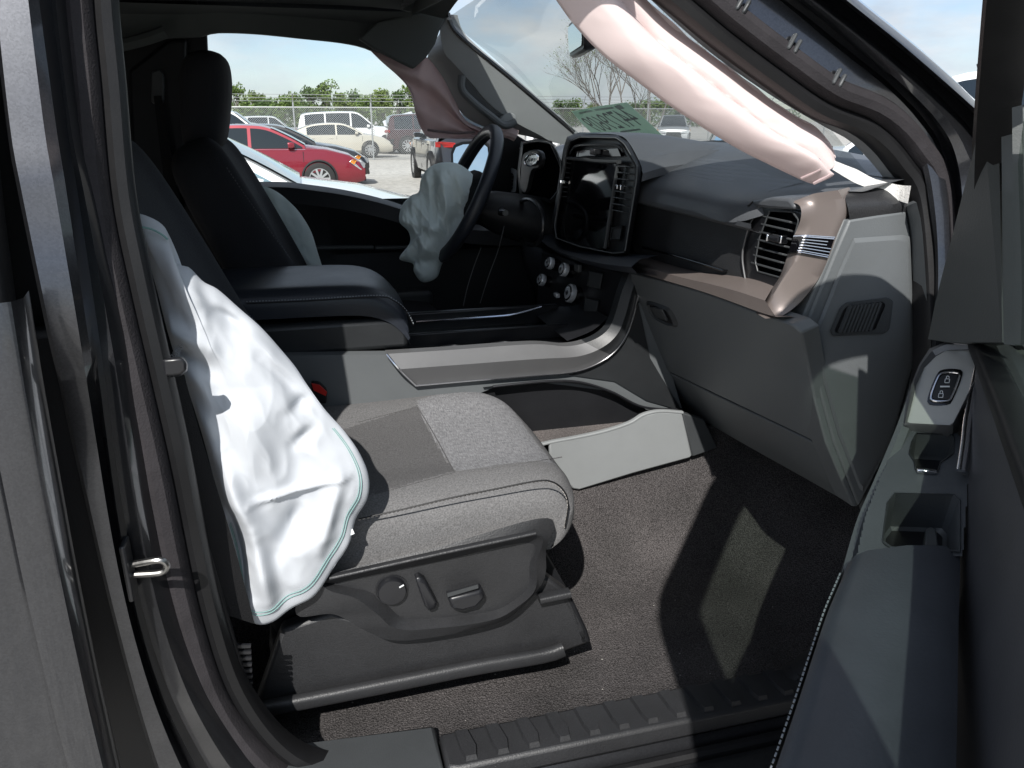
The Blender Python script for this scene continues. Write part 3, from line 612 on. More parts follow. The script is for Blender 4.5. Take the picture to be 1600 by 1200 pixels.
# ================================================================== dashboard
def padz(x, y):
    pr = [(.690, 1.372), (.697, 1.396), (.715, 1.413), (.75, 1.432), (.80, 1.452), (.87, 1.472), (.95, 1.482), (1.05, 1.478)]
    for (a, b), (c, d) in zip(pr, pr[1:]):
        if a <= x <= c: z = b+(d-b)*(x-a)/(c-a); break
    s = max(0, min(1, (-y-.25)/.45)); s = s*s*(3-2*s)
    return z-.028*s*max(0, min(1, (x-.70)/.12))
padx = (.690, .697, .715, .75, .80, .87, .95, 1.05)
def endx(x, y): k = max(0, (-y-.64)/.095); return x+(1.05-x)*min(1, k)*.34
pr = [[V3((endx(x, y), y, padz(endx(x, y), y))) for x in padx] for y in (-.735, -.70, -.6, -.45, -.3, -.14, .0, .2, .45, .72)]
dash = P('dashboard', net(pr, 48, 60), M['pad'], label='dark dashboard top pad, sunlit towards the windshield')
def onpad(x, y, dz=.0007): return V3((x, y, padz(x, y)+dz))
P('perforated_skin', loft([[onpad(x+(.0), y) for y in [(-.60+.44*i/20) for i in range(21)]] for x in (.728, .745, .77, .80, .83)], False), M['dots'], dash)
P('perforated_skin', loft([[onpad(x, y) for y in [(-.70+.34*i/12) for i in range(13)]] for x in (.885, .92, .95, .985)], False), M['dots'], dash)
P('pad_seam', tube([onpad(.70, -.61, .0), onpad(.708, -.61, .0005)], .0018, 6), M['rub'], dash)
P('pad_lip', loft([spl([V3((.690, y, 1.374)), V3((.693, y, 1.364)), V3((.712, y, 1.358)), V3((.74, y, 1.36))], 8) for y in (-.64, -.5, -.3, -.12)], False), M['pad'], dash)
ec = [[V3((x, -.70, padz(x, -.70)-.002)) for x in (.79, .84, .90, .96)], [PY(u, v, -.735) for u, v in ((1316, 305), (1350, 303), (1385, 302), (1420, 308))], [PY(u, v, -.752) for u, v in ((1324, 322), (1356, 318), (1390, 316), (1421, 320))], [PY(u, v, -.75) for u, v in ((1328, 344), (1360, 339), (1392, 335), (1419, 331))]]
P('dash_end_cap', net(ec, 20, 14), M['grain'], dash)
P('dash_core', box((.975, 0, 1.18), (.25, 1.46, .40)), M['blk'], dash)
P('fascia_core', box((.79, -.05, 1.33), (.09, 1.20, .10)), M['blk'], dash)
P('vent_hood', prism([PX(u, v, .704) for u, v in ((1172, 315), (1205, 308), (1232, 310), (1240, 318), (1240, 328), (1200, 326), (1180, 323))], (.06, 0, .004)), M['pad'], dash, bevel=.005)
# fascia (upper glove box) with its pull edge
fa = [[V3((.712, -.13, 1.388)), V3((.712, -.35, 1.384)), V3((.712, -.60, 1.380))], [V3((.714, -.13, 1.33)), V3((.716, -.35, 1.33)), V3((.716, -.60, 1.325))], [V3((.711, -.13, 1.262)), V3((.712, -.35, 1.262)), V3((.712, -.60, 1.262))], [V3((.722, -.13, 1.245)), V3((.722, -.35, 1.245)), V3((.722, -.60, 1.245))]]
fas = P('upper_glove_box', thick(net(fa, 16, 14), (.03, 0, 0)), mat('fascia_grained', (.03, .031, .033), .45, bump=(700, .5), var=(14, .2)), label='dark grained upper glove box lid')
P('pull_edge', sweep(spl([PX(u, v, .706) for u, v in ((1006, 386), (1050, 398), (1095, 411), (1133, 423))], 16), rrect(.004, .010, .0015), (1, 0, 0)), M['gloss'], fas)
P('pull_line', sweep(spl([PX(u, v, .703) for u, v in ((1008, 387), (1050, 400), (1095, 413), (1130, 424))], 16), rrect(.0015, .0015, .0005), (1, 0, 0)), M['satin'], fas)
# vent panel of the passenger side
vp = [(1186, 322), (1238, 330), (1252, 344), (1236, 400), (1206, 452), (1166, 440), (1160, 412), (1163, 372)]
VPX = .713
vo = [(1203, 329), (1238, 331), (1248, 344), (1239, 378), (1228, 428), (1220, 434), (1184, 424), (1180, 408), (1187, 370)]
vent = P('air_vent', loft([spl([PX(u, v, VPX+.03) for u, v in vp], 64, True), spl([PX(u, v, VPX) for u, v in vp], 64, True), lin(*[PX(u, v, VPX-.001) for u, v in vo], n=64), lin(*[PX(u, v, VPX+.004) for u, v in vo], n=64), lin(*[PX(u, v, VPX+.05) for u, v in vo], n=64)], True, True), M['blks'], label='passenger side air vent in a black surround')
P('vent_rim', sweep(lin(*[PX(u, v, VPX-.001) for u, v in vo], n=72), circ(.0014, 6), (1, 0, 0), True), M['greyd'], vent)
P('surround_line', sweep(spl([PX(u, v, VPX-.003) for u, v in ((1187, 322), (1172, 350), (1163, 380), (1160, 405), (1165, 440))], 30), rrect(.003, .003, .001), (1, 0, 0)), M['satin'], vent)
for k in range(7):
    t = (k+.6)/7
    l = PX(1203-22*t, 333+84*t, VPX+.010); r = PX(1246-20*t, 342+88*t, VPX+.010)
    P('slat', bar(l, r, .024, .0032, (.25, 0, 1)), M['greyd'], vent, bevel=.001)
for t in (.18, .5, .8):
    P('vane', prism([PX(1203+40*t, 331, VPX+.028), PX(1203+40*t-22, 424, VPX+.028), PX(1203+40*t-22+7, 424, VPX+.028), PX(1203+40*t+7, 331, VPX+.028)], (.002, 0, 0)), M['blks'], vent)
P('vent_knob', join(box(PX(1214, 373, VPX-.002), (.016, .032, .010))), M['blks'], vent, bevel=.003)
P('knob_chrome', join(box(PX(1203, 371, VPX-.004), (.014, .005, .012)), box(PX(1224, 374, VPX-.004), (.014, .007, .013))), M['chrome'], vent, bevel=.002)
# bronze bracket
inn = [PX(u, v, .706) for u, v in ((1236, 316), (1250, 322), (1251, 342), (1240, 371), (1229, 404), (1219, 431), (1206, 451), (1192, 472), (1178, 486))]
cor = [PY(u, v, y) for (u, v), y in zip(((1272, 302), (1276, 316), (1274, 334), (1260, 368), (1243, 404), (1223, 434), (1208, 458), (1194, 480), (1182, 490)), (-.746, -.747, -.748, -.748, -.746, -.742, -.735, -.725, -.71))]
out = [PY(u, v, -.752) for u, v in ((1309, 297), (1318, 314), (1320, 334), (1306, 368), (1294, 402), (1276, 440), (1248, 474), (1222, 493), (1196, 498))]
inn, cor, out = spl(inn, 50), spl(cor, 50), spl(out, 50)
bk = [q+V3((.05, .04, .0)) for q in out]; bi = [q+V3((.05, .0, 0)) for q in inn]
sec = []
for a, c, o_, b_, i_ in zip(inn, cor, out, bk, bi):
    ca = a.lerp(c, .84); co = o_.lerp(c, .86); m_ = ca.lerp(co, .5).lerp(c, .5)
    sec.append([i_, a, a.lerp(ca, .5), ca, m_, co, o_.lerp(co, .4), o_, b_])
brk = P('bronze_bracket', loft(sec, True, True), M['copper'], ang=50, label='bronze bracket trim framing the passenger air vent')
bpts = [(.42, .58)]
i0, i1 = 15, 21
pad_rings = []
for i in range(i0, i1+1):
    pad_rings.append([p_+(V3((-.0022, -.0022, 0))) for p_ in sec[i][1:8]])
P('badge_band', loft(pad_rings, False), M['gloss'], brk)
for k in range(6):
    t = k/5*.82+.08; i = i0+(i1-i0)*t
    a, b = sec[int(i)], sec[min(int(i)+1, 49)]; f = i-int(i)
    pts = [x.lerp(y, f)+V3((-.0036, -.0036, 0)) for x, y in zip(a[3:8], b[3:8])]
    if k in (1, 2): pts = pts[:4]+[pts[3].lerp(pts[4], .45)]
    P('badge_line', tube(spl(pts, 14), .0012, 6, (0, 0, 1)), M['chrome'], brk)
for k in (i0, i1):
    P('badge_line', tube(spl([p_+V3((-.003, -.003, 0)) for p_ in sec[k][1:8]], 20), .0014, 6, (0, 0, 1)), M['chrome'], brk)
# lower ledge, running from the centre stack to the bracket
up_ = spl([PX(u, v, .703) for u, v in ((1206, 451), (1170, 438), (1122, 430), (1085, 426), (1040, 415), (994, 402))], 40)
lo_ = spl([PX(u, v, .668) for u, v in ((1212, 495), (1185, 487), (1128, 466), (1083, 451), (1035, 437), (990, 424))], 40)
lm = [a.lerp(b, .55)+V3((-.016, 0, .006)) for a, b in zip(up_, lo_)]
lu = [q+V3((.04, 0, .004)) for q in up_]; ll = [q+V3((.05, 0, -.004)) for q in lo_]
P('dash_ledge', loft([lu, up_, lm, lo_, ll], False), M['copper'], ang=60, label='bronze ledge below the upper glove box')
# lower glove box
gb = [[(985, 427, -.13), (1083, 453, -.36), (1185, 490, -.58), (1238, 508, -.68), (1252, 520, -.735)],
      [(990, 470, -.13), (1090, 505, -.36), (1190, 545, -.58), (1242, 560, -.68), (1262, 568, -.738)],
      [(1000, 520, -.13), (1100, 560, -.36), (1200, 605, -.58), (1258, 628, -.68), (1277, 640, -.738)],
      [(1014, 566, -.13), (1108, 611, -.36), (1208, 659, -.58), (1268, 688, -.68), (1290, 700, -.738)]]
GB = [[PY(*q) for q in r] for r in gb]
for i, r in enumerate(GB):
    for j, q in enumerate(r):                          # keep the lid one even surface: depth from its height
        u, v, _ = gb[i][j]; xx = (.680, .722, .764, .806)[i]+(0, -.004, -.002, .006, .016)[j]; GB[i][j] = PX(u, v, xx)
glv = P('glove_box', thick(net(GB, 30, 24), (.03, 0, .01)), M['grey'], bevel=.003, label='grey lower glove box lid with a latch')
lp = [[(1017, 569), (1110, 614), (1210, 662), (1270, 691), (1293, 703)], [(1036, 602), (1135, 655), (1235, 712), (1290, 742), (1312, 752)], [(1063, 637), (1158, 692), (1258, 748), (1316, 781), (1334, 792)]]
LPx = ((.810, .807, .809, .816, .823), (.858, .854, .856, .864, .870), (.912, .908, .911, .918, .924))
LPP = [[PX(*lp[i][j], LPx[i][j]) for j in range(5)] for i in range(3)]
P('knee_panel', thick(net(LPP, 30, 14), (.03, 0, .01)), M['grey'], bevel=.003, label='grey knee panel below the glove box')
P('dash_underside', loft([[q+V3((.01, 0, .002)) for q in spl(LPP[2], 16)], [q+V3((.4, 0, .12)) for q in spl(LPP[2], 16)]], False), M['blk'])
from mathutils.bvhtree import BVHTree
gbv = BVHTree.FromPolygons([tuple(q.co) for q in glv.data.vertices], [tuple(f.vertices) for f in glv.data.polygons])
def gpl(u, v, x):                                      # point on the lid, x metres proud of it
    h = gbv.ray_cast(CAM, ray(u, v).normalized())[0] or PX(u, v, .735)
    return h+V3((-.9, 0, -.43))*x
lt = [(1010, 470), (1040, 478), (1052, 488), (1060, 510), (1042, 508), (1018, 492)]
P('latch_bezel', loft([spl([gpl(u, v, -.001) for u, v in lt], 30, True), spl([gpl(1035+(u-1035)*.8, 490+(v-490)*.8, .006) for u, v in lt], 30, True), spl([gpl(1035+(u-1035)*.72, 490+(v-490)*.7, .0015) for u, v in lt], 30, True)], True), M['greyd'], glv)
P('latch_hole', prism(spl([gpl(1035+(u-1035)*.78, 490+(v-490)*.78, .0012) for u, v in lt], 24, True), (.004, 0, .002)), M['blk'], glv)
P('latch_handle', prism([gpl(u, v, .006) for u, v in ((1018, 477), (1037, 481), (1046, 500), (1028, 494))], (.004, 0, .002)), M['greyd'], glv, bevel=.002)
# end panel facing the door
epo = [(1327, 343), (1372, 336), (1417, 330), (1424, 366), (1427, 450), (1431, 560), (1394, 692), (1342, 792), (1302, 690), (1264, 552), (1258, 520), (1262, 500), (1302, 402)]
EY = -.752
epn = P('dash_end_panel', prism([PY(u, v, EY) for u, v in epo], (0, .05, 0)), M['grey'], bevel=.004, label='grey end panel of the dashboard facing the door')
eb = [(1318, 342), (1327, 343), (1302, 402), (1262, 500), (1258, 520), (1264, 552), (1302, 690), (1342, 792), (1332, 792), (1290, 692), (1254, 556), (1247, 522), (1252, 500), (1294, 402)]
P('edge_strip', prism([PY(u, v, EY+.003) for u, v in eb], (0, .05, 0)), M['grey'], bevel=.003, label='narrow grey edge strip beside the end panel')
# raised field of the end panel
ef = [(1334, 372), (1422, 366), (1425, 450), (1428, 556), (1392, 688), (1346, 772), (1310, 680), (1275, 556), (1272, 520), (1312, 420)]
P('panel_field', loft([lin(*[PY(u, v, EY-.001) for u, v in ef], n=60), lin(*[PY(1362+(u-1362)*.93, 560+(v-560)*.96, EY-.006) for u, v in ef], n=60)], True, True), M['grey'], epn)
gv = [(1322, 472), (1386, 464), (1396, 470), (1390, 516), (1380, 522), (1300, 526), (1296, 518), (1312, 480)]
gvi = [(1325, 478), (1378, 471), (1384, 476), (1368, 514), (1362, 517), (1306, 520), (1304, 516), (1318, 484)]
ev = P('side_vent', loft([lin(*[PY(u, v, EY-.004) for u, v in gv], n=64), lin(*[PY(1348+(u-1348)*.97, 495+(v-495)*.95, EY-.009) for u, v in gv], n=64), lin(*[PY(u, v, EY-.009) for u, v in gvi], n=64), lin(*[PY(u, v, EY+.012) for u, v in gvi], n=64)], True), M['greyd'])
P('vent_back', prism([PY(u, v, EY-.0065) for u, v in gvi], (0, .003, 0)), M['blk'], ev)
for k in range(9):
    t = (k+.5)/9
    a = PY(1326+52*t, 477-5*t, EY-.0105); b = PY(1309+52*t, 520-4*t, EY-.0105)
    P('slat', bar(a, b, .0036, .006, (0, 1, 0)), M['greyd'], ev)
# ---- centre stack: surround, screen, vents, slot
SX = .655
def S(u, v, dx=0):                                     # plane of the screen, turned slightly to the driver
    return PN(u, v, V3((SX+dx, 0, 1.34)), V3((1, .07, -.10)).normalized())
so_ = [(886, 216), (905, 209), (965, 211), (982, 222), (1003, 262), (1001, 285), (984, 396), (962, 399), (906, 388), (866, 372), (862, 350), (876, 262), (880, 234)]
si_ = [(893, 223), (907, 217), (962, 218), (972, 226), (992, 258), (991, 280), (972, 393), (955, 394), (906, 384), (871, 372), (869, 352), (884, 262), (887, 238)]
stk = P('centre_stack', loft([lin(*[S(u, v, .10)+V3((0, 0, .004)) for u, v in so_], n=96), lin(*[S(u, v, .004) for u, v in so_], n=96), lin(*[S((u+a)/2, (v+b)/2, -.012) for (u, v), (a, b) in zip(so_, si_)], n=96), lin(*[S(u, v, -.006) for u, v in si_], n=96), lin(*[S(u, v, .02) for u, v in si_], n=96)], True), M['blk'], ang=45, label='black centre stack surround standing up from the dash')
P('surround_edge', sweep(lin(*[S((u*.35+a*.65), (v*.35+b*.65), -.013) for (u, v), (a, b) in zip(so_, si_)], n=110), circ(.0012, 6), (1, 0, 0), True), M['grey'], stk)
P('stack_back', prism([S(u, v, .012) for u, v in si_], (.01, 0, 0)), M['blks'], stk)
P('screen', prism([S(u, v, .0) for u, v in ((894, 249), (963, 252), (946, 388), (932, 392), (873, 377))], (.01, 0, 0)), M['gloss'], stk, bevel=.002, label='blank glossy black display screen')
P('screen_bar', sweep(spl([S(u, v, -.004) for u, v in ((886, 247), (910, 249), (935, 252), (967, 253))], 12), rrect(.008, .012, .003), (1, 0, 0)), M['greyd'], stk)
P('screen_pillar', sweep([S(966, 253, -.002), S(945, 388, -.002)], rrect(.006, .008, .002), (1, 0, 0)), M['greyd'], stk)
P('upper_slot', prism([S(u, v, .004) for u, v in ((898, 236), (965, 232), (970, 244), (894, 245))], (.01, 0, 0)), M['gloss'], stk)
P('slot_rim', sweep(spl([S(u, v, -.002) for u, v in ((890, 240), (900, 228), (930, 226), (962, 227), (974, 236))], 20), rrect(.006, .004, .001), (1, 0, 0)), M['greyd'], stk)
P('slot_knob', box(S(930, 237, -.006), (.02, .026, .014)), M['blks'], stk, bevel=.003)
for k in range(8):
    t = (k+.4)/8
    P('slat', bar(S(970-12*t, 256+78*t, .002), S(990-12*t, 258+80*t, .002), .014, .002, (.2, 0, 1)), M['greyd'], stk)
    P('slat', bar(S(884-5*t, 252+60*t, .002), S(890-5*t, 252+60*t, .002), .014, .002, (.2, 0, 1)), M['greyd'], stk)
P('vent_knob', join(box(S(966, 292, -.006), (.012, .010, .010)), box(S(972, 293, -.008), (.012, .006, .012))), M['chrome'], stk, bevel=.002)
P('vent_knob', box(S(880, 284, -.006), (.012, .012, .010)), M['chrome'], stk, bevel=.002)
P('start_button', loft([lin(*[S(u, v, .008) for u, v in ((955, 355), (974, 352), (970, 376), (952, 376))], n=32), lin(*[S(962+(u-962)*.8, 364+(v-364)*.8, -.002) for u, v in ((955, 355), (974, 352), (970, 376), (952, 376))], n=32), lin(*[S(962+(u-962)*.62, 364+(v-364)*.62, .003) for u, v in ((955, 355), (974, 352), (970, 376), (952, 376))], n=32)], True, True), M['greyd'], stk)
# hood behind the surround falling away to the pad
hs = [(905, 209), (935, 209), (965, 211), (982, 222), (1003, 262), (1002, 284)]
h0 = spl([S(u, v, .004) for u, v in hs], 24); 
h1 = [q+V3((.12, 0, -.002 if q.z > 1.46 else .02)) for q in h0]
h2 = [V3((.98, .10-.36*i/23, 1.472)) for i in range(24)]
hr = [spl([a, a.lerp(b_, .4)+V3((0, 0, .004)), b_, c_], 14) for a, b_, c_ in zip(h0, h1, h2)]
P('stack_hood', loft([[r[k] for r in hr] for k in range(14)], False), M['pad'], label='smooth hood behind the centre screen')
# band below the screen
bl = [(846, 362), (866, 378), (906, 392), (950, 401), (1000, 405)]
bb = [(852, 380), (872, 396), (908, 410), (950, 421), (996, 428)]
b0 = spl([PX(u, v, .64) for u, v in bl], 24); b1 = spl([PX(u, v, .625) for u, v in bb], 24)
P('stack_band', loft([[q+V3((.04, 0, .006)) for q in b0], b0, [a.lerp(b, .5)+V3((-.016, 0, 0)) for a, b in zip(b0, b1)], b1, [q+V3((.05, 0, -.006)) for q in b1]], False), M['leather'], ang=60, label='padded dark band under the centre screen')
# control panel below
def CP(u, v, x): return PN(u, v, V3((.68+x-.672, -.13, 1.1)), V3((.975, .22, -.10)).normalized())
knob_m = mat('knob_silver', (.55, .57, .60), .22, .4)
P('stack_core', box((.80, .02, 1.05), (.20, .30, .34)), M['blk'])
cpn = P('control_panel', prism([CP(u, v, .672) for u, v in ((846, 392), (908, 410), (985, 428), (958, 510), (940, 532), (880, 548), (830, 545), (838, 470))], (.03, 0, 0)), M['blks'], bevel=.004, label='black control panel with chrome knobs')
for u, v, r in ((866, 413, .0145), (888, 423, .016), (853, 439, .0145), (898, 460, .021)):
    c = CP(u, v, .66); n_ = V3((-1, -.12, .30))
    P('control_knob', lathe(c, n_, ((r*1.05, -.012), (r*1.05, 0), (r, .004), (r, .018), (r*.85, .022), (r*.3, .0225)), 24), M['gloss'], cpn)
    P('knob_ring', lathe(c, n_, ((r*1.02, .006), (r*1.10, .008), (r*1.10, .017), (r*1.02, .019), (r*.7, .0225)), 24), knob_m, cpn)
P('rocker', box(CP(870, 461, .66), (.012, .024, .012)), knob_m, cpn, bevel=.003)
P('rocker', box(CP(903, 418, .66), (.012, .03, .02)), M['greyd'], cpn, bevel=.003)
for q in (((920, 422), (943, 427), (938, 453), (917, 448)), ((914, 464), (936, 469), (930, 508), (909, 502))):
    c = sum((CP(u, v, .662) for u, v in q), V3())/4
    o_ = P('switch_plate', loft([[CP(u, v, .672) for u, v in q], [c.lerp(CP(u, v, .660), .92) for u, v in q]], True, True), M['greyd'], cpn, bevel=.002)
for a, b in (((925, 438), (933, 440)), ((917, 483), (926, 485)), ((915, 488), (928, 491))):
    P('print_line', bar(CP(*a, .6615), CP(*b, .6615), .0022, .001, (1, 0, 0)), M['white'], cpn)
# driver side of the dash
cl_o = [(814, 221), (840, 217), (862, 220), (876, 250), (881, 264), (877, 300), (862, 318), (812, 308), (808, 270)]
def K(u, v, x=.66): return PX(u, v, x)
clu = P('instrument_cluster', loft([lin(*[K(u, v, .80) for u, v in cl_o], n=64), lin(*[K(u, v, .645) for u, v in cl_o], n=64), lin(*[K(843+(u-843)*.88, 265+(v-265)*.9, .64) for u, v in cl_o], n=64), lin(*[K(843+(u-843)*.86, 265+(v-265)*.88, .67) for u, v in cl_o], n=64)], True), M['blks'], label='hooded instrument cluster with dark display')
P('cluster_screen', prism([K(843+(u-843)*.87, 265+(v-265)*.89, .668) for u, v in cl_o], (.01, 0, 0)), M['dim'], clu)
P('cluster_edge', sweep(spl([K(u, v, .638) for u, v in ((812, 232), (822, 222), (860, 224), (876, 256), (873, 296))], 30), circ(.0012, 6), (1, 0, 0)), M['grey'], clu)
P('driver_dash', net([[(.69, .14, 1.39), (.69, .45, 1.40), (.72, .74, 1.36)], [(.68, .14, 1.25), (.67, .45, 1.25), (.70, .74, 1.25)], [(.66, .14, 1.10), (.65, .45, 1.10), (.69, .74, 1.10)], [(.74, .14, .92), (.73, .45, .92), (.76, .74, .92)]], 12, 14), M['blk'], label='black driver side of the dashboard')
dv = P('driver_vent', loft([lin(*[K(u, v, .66) for u, v in q], n=40) for q in (((784, 270), (800, 262), (808, 266), (806, 300), (786, 302)), ((788, 276), (800, 270), (803, 274), (801, 296), (789, 297)))], True, False), M['grey'], label='grey rimmed air vent beyond the steering wheel')
for k in range(4): P('slat', bar(K(788, 278+k*5.5, .668), K(803, 274+k*5.6, .668), .01, .002), M['greyd'], dv)
P('column_shroud', loft([[V3((x, .40+r*math.cos(a)*1.05, z+r*math.sin(a)*.8)) for a in [2*math.pi*i/20 for i in range(20)]] for x, z, r in ((.46, 1.30, .05), (.52, 1.285, .075), (.62, 1.26, .09), (.72, 1.24, .09))], True, True), M['blk'])
P('column_stalk', tube([V3((.52, .33, 1.30)), V3((.50, .26, 1.30)), V3((.49, .17, 1.31))], .008, 8), M['blks'])
for ps in (((788, 352), (778, 392), (764, 430), (750, 474)), ((752, 386), (740, 418), (730, 450), (724, 478))):
    P('trim_line', tube(spl([PY(u, v, .33) for u, v in ps], 16), .0012, 6), M['satin'])

# ================================================================== steering wheel
wt = R(26); wc = V3((.432, .40, 1.338)); wy = V3((0, 1, 0)); wz = V3((math.sin(wt), 0, math.cos(wt))); wn = wy.cross(wz)
if wn.x > 0: wn = -wn
rim = [wc+wy*(.187*math.cos(a))+wz*(.187*math.sin(a)) for a in [2*math.pi*i/64 for i in range(64)]]
sw = P('steering_wheel', sweep(rim, circ(.0165, 12, .0185), tuple(wn), True), M['leather'], label='black leather steering wheel with a burst airbag')
P('wheel_seam', sweep([wc+wy*(.171*math.cos(a))+wz*(.171*math.sin(a))+wn*.004 for a in [2*math.pi*i/64 for i in range(64)]], circ(.0016, 5), tuple(wn), True), M['greyd'], sw)
P('wheel_hub', loft([[wc+wy*a*s+wz*b*s*.85-wn*.05+wn*h for a, b in rrect(.19, .17, .06, 5)] for s, h in ((.7, .0), (1, .02), (1, .045), (.8, .06))], True, True), M['blk'], sw)
for a0 in (R(8), R(172), R(262), R(278)):
    P('wheel_spoke', bar(wc-wn*.02+(wy*math.cos(a0)+wz*math.sin(a0))*.06, wc+(wy*math.cos(a0)+wz*math.sin(a0))*.178, .035, .018, tuple(wn)), M['blks'], sw, bevel=.005)
# flap of the airbag cover with the oval badge
fc = PX(830, 262, .56)
P('hub_ring', sweep(spl([PX(u, v, .58) for u, v in ((812, 318), (830, 312), (846, 330), (848, 362), (836, 382), (816, 376), (808, 350))], 40, True), circ(.006, 8), (1, 0, 0), True), M['blks'], sw)
fl = P('cover_flap', prism(spl([PX(u, v, .57) for u, v in ((816, 244), (824, 236), (840, 235), (846, 246), (842, 262), (830, 268), (822, 300), (814, 296), (814, 262))], 30, True), (.012, 0, 0)), M['blk'], sw, bevel=.003)
P('badge_oval', sweep(spl([PX(u, v, .562) for u, v in ((820, 251), (826, 243), (836, 241), (841, 246), (838, 255), (828, 259), (821, 257))], 40, True), circ(.0022, 8), (1, 0, 0), True), M['chrome'], sw)
P('badge_field', prism(spl([PX(u, v, .563) for u, v in ((820, 251), (826, 243), (836, 241), (841, 246), (838, 255), (828, 259), (821, 257))], 30, True), (.003, 0, 0)), mat('badge_blue', (.012, .016, .035), .2, coat=.5), sw)
P('badge_script', tube(spl([PX(u, v, .5608) for u, v in ((824, 253), (827, 248), (829, 252), (832, 247), (833, 252), (837, 248))], 24), .0009, 5), M['chrome'], sw)

# ================================================================== centre console
cy = -.17
ctop = [(604, 553), (700, 547), (830, 538), (885, 541), (920, 534), (945, 520), (958, 500), (972, 455), (984, 426)]
cbot = [(650, 602), (740, 594), (830, 587), (890, 582), (925, 572), (955, 554), (975, 530), (990, 490), (1003, 428)]
t0 = spl([PY(u, v, cy) for u, v in ctop], 60); q0 = spl([PY(u, v, cy) for u, v in cbot], 60)
cm = [a.lerp(b, .42)+V3((0, -.014, 0)) for a, b in zip(t0, q0)]
crs = [[q+V3((.0, .03, .0)) for q in t0], t0, cm, q0, [q+V3((0, .02, -.004)) for q in q0]]
con = P('centre_console', loft([r[:42] for r in crs], False), M['satin'], ang=25, label='satin silver trim along the centre console')
P('shaded_trim', loft([r[41:] for r in crs], False), M['stackd'], con, ang=25)  # upper end of the console trim, its shade put in as darker colour
P('trim_highlight', tube([q+V3((0, -.003, 0)) for q in q0], .0022, 6, (0, 1, 0)), M['chrome'], con)
P('trim_highlight', tube(spl([t0[0]+V3((0, -.003, 0)), cm[0]+V3((-.001, -.002, 0)), q0[0]+V3((0, -.003, 0))], 12), .0026, 6, (0, 1, 0)), M['chrome'], con)
P('trim_highlight', tube(spl([PY(u, v, cy+.03) for u, v in ((880, 540), (905, 536), (925, 528), (941, 518))], 14), .0022, 6), M['chrome'], con)
P('trim_highlight', tube(spl([PY(u, v, .12) for u, v in ((650, 503), (720, 498), (790, 493), (820, 487), (846, 479))], 20), .003, 6), M['chrome'], con)
# console body below and behind the trim
cb_ = [PY(u, v, cy+.008) for u, v in ((440, 556), (606, 554), (652, 603), (892, 584), (950, 560), (985, 520), (1010, 430), (1042, 560), (1066, 640), (1010, 640), (960, 612), (850, 598), (770, 606), (640, 660), (440, 680))]
P('console_side', prism(cb_, (0, .03, 0)), M['grey'], con, label='grey side panel of the console')
P('stack_side', prism([PY(u, v, cy+.004) for u, v in ((1004, 428), (990, 492), (975, 532), (955, 556), (925, 575), (890, 586), (960, 596), (1010, 626), (1066, 642), (1040, 600), (1016, 560), (990, 440))], (0, .02, 0)), M['stackd'], con)  # dark side cover, darkened further so its colour carries the shadow
P('console_block', box((.35, 0, .86), (.95, .30, .30)), M['blk'], con, bevel=.01)
# cup holder tray
P('tray_floor', box((.38, -.005, 1.025), (.46, .29, .01)), M['gloss'], con)
P('tray_wall', box((.38, .135, 1.045), (.50, .018, .06)), M['blks'], con, bevel=.004)
P('tray_wall', box((.38, -.02, 1.045), (.46, .012, .035)), M['blks'], con, bevel=.003)
for x in (.30, .42): P('cup_ring', lathe((x, -.085, 1.032), (0, 0, 1), ((.036, -.004), (.040, .004), (.036, .005), (.034, .0)), 24), M['blks'], con)
P('shift_tunnel', net([[(.56, .12, 1.05), (.56, -.13, 1.05)], [(.62, .12, 1.07), (.62, -.13, 1.07)], [(.64, .12, 1.10), (.66, -.13, 1.10)]], 8, 8), M['blk'], con)
# armrest
def arm():
    y0, y1 = -.135, .16
    prof = [(-.30, 1.205), (-.10, 1.205), (.06, 1.203), (.12, 1.196), (.16, 1.178), (.188, 1.148), (.197, 1.12), (.198, 1.075)]
    secs = []
    for y, dz, dx in ((y0-.004, -.06, 0), (y0-.004, -.03, .0), (y0+.004, -.012, -.002), (y0+.03, 0, 0), (0, .003, .004), (y1-.03, 0, 0), (y1, -.012, -.002), (y1, -.06, 0)):
        secs.append([V3((x+dx, y, max(z+dz, 1.07))) for x, z in prof])
    return net(secs, 40, 36)
am = P('console_armrest', arm(), M['leather'], label='black padded leather armrest on the console')
P('armrest_base', box((-.05, .012, 1.095), (.49, .296, .07)), M['stackd'], am, bevel=.012)
seamp = spl([PY(u, v, -.142) for u, v in ((385, 474), (480, 470), (590, 464), (615, 470), (634, 486), (646, 508))], 90)
P('armrest_seam', tube(seamp, .0012, 5), M['rub'], am)
def stitches(path, n, r, off=V3()):
    g_ = ([], [])
    p_ = resamp(path, 2*n)
    for i in range(n):
        a, b = p_[2*i]+off, p_[2*i+1]+off
        t = (b-a)
        if t.length < 1e-5: continue
        g_ = join(g_, bar(a, b, r, r, (0, 1, .2)))
    return g_
P('stitching', stitches([q+V3((0, -.002, .004)) for q in seamp], 60, .0016), M['threadg'], am)
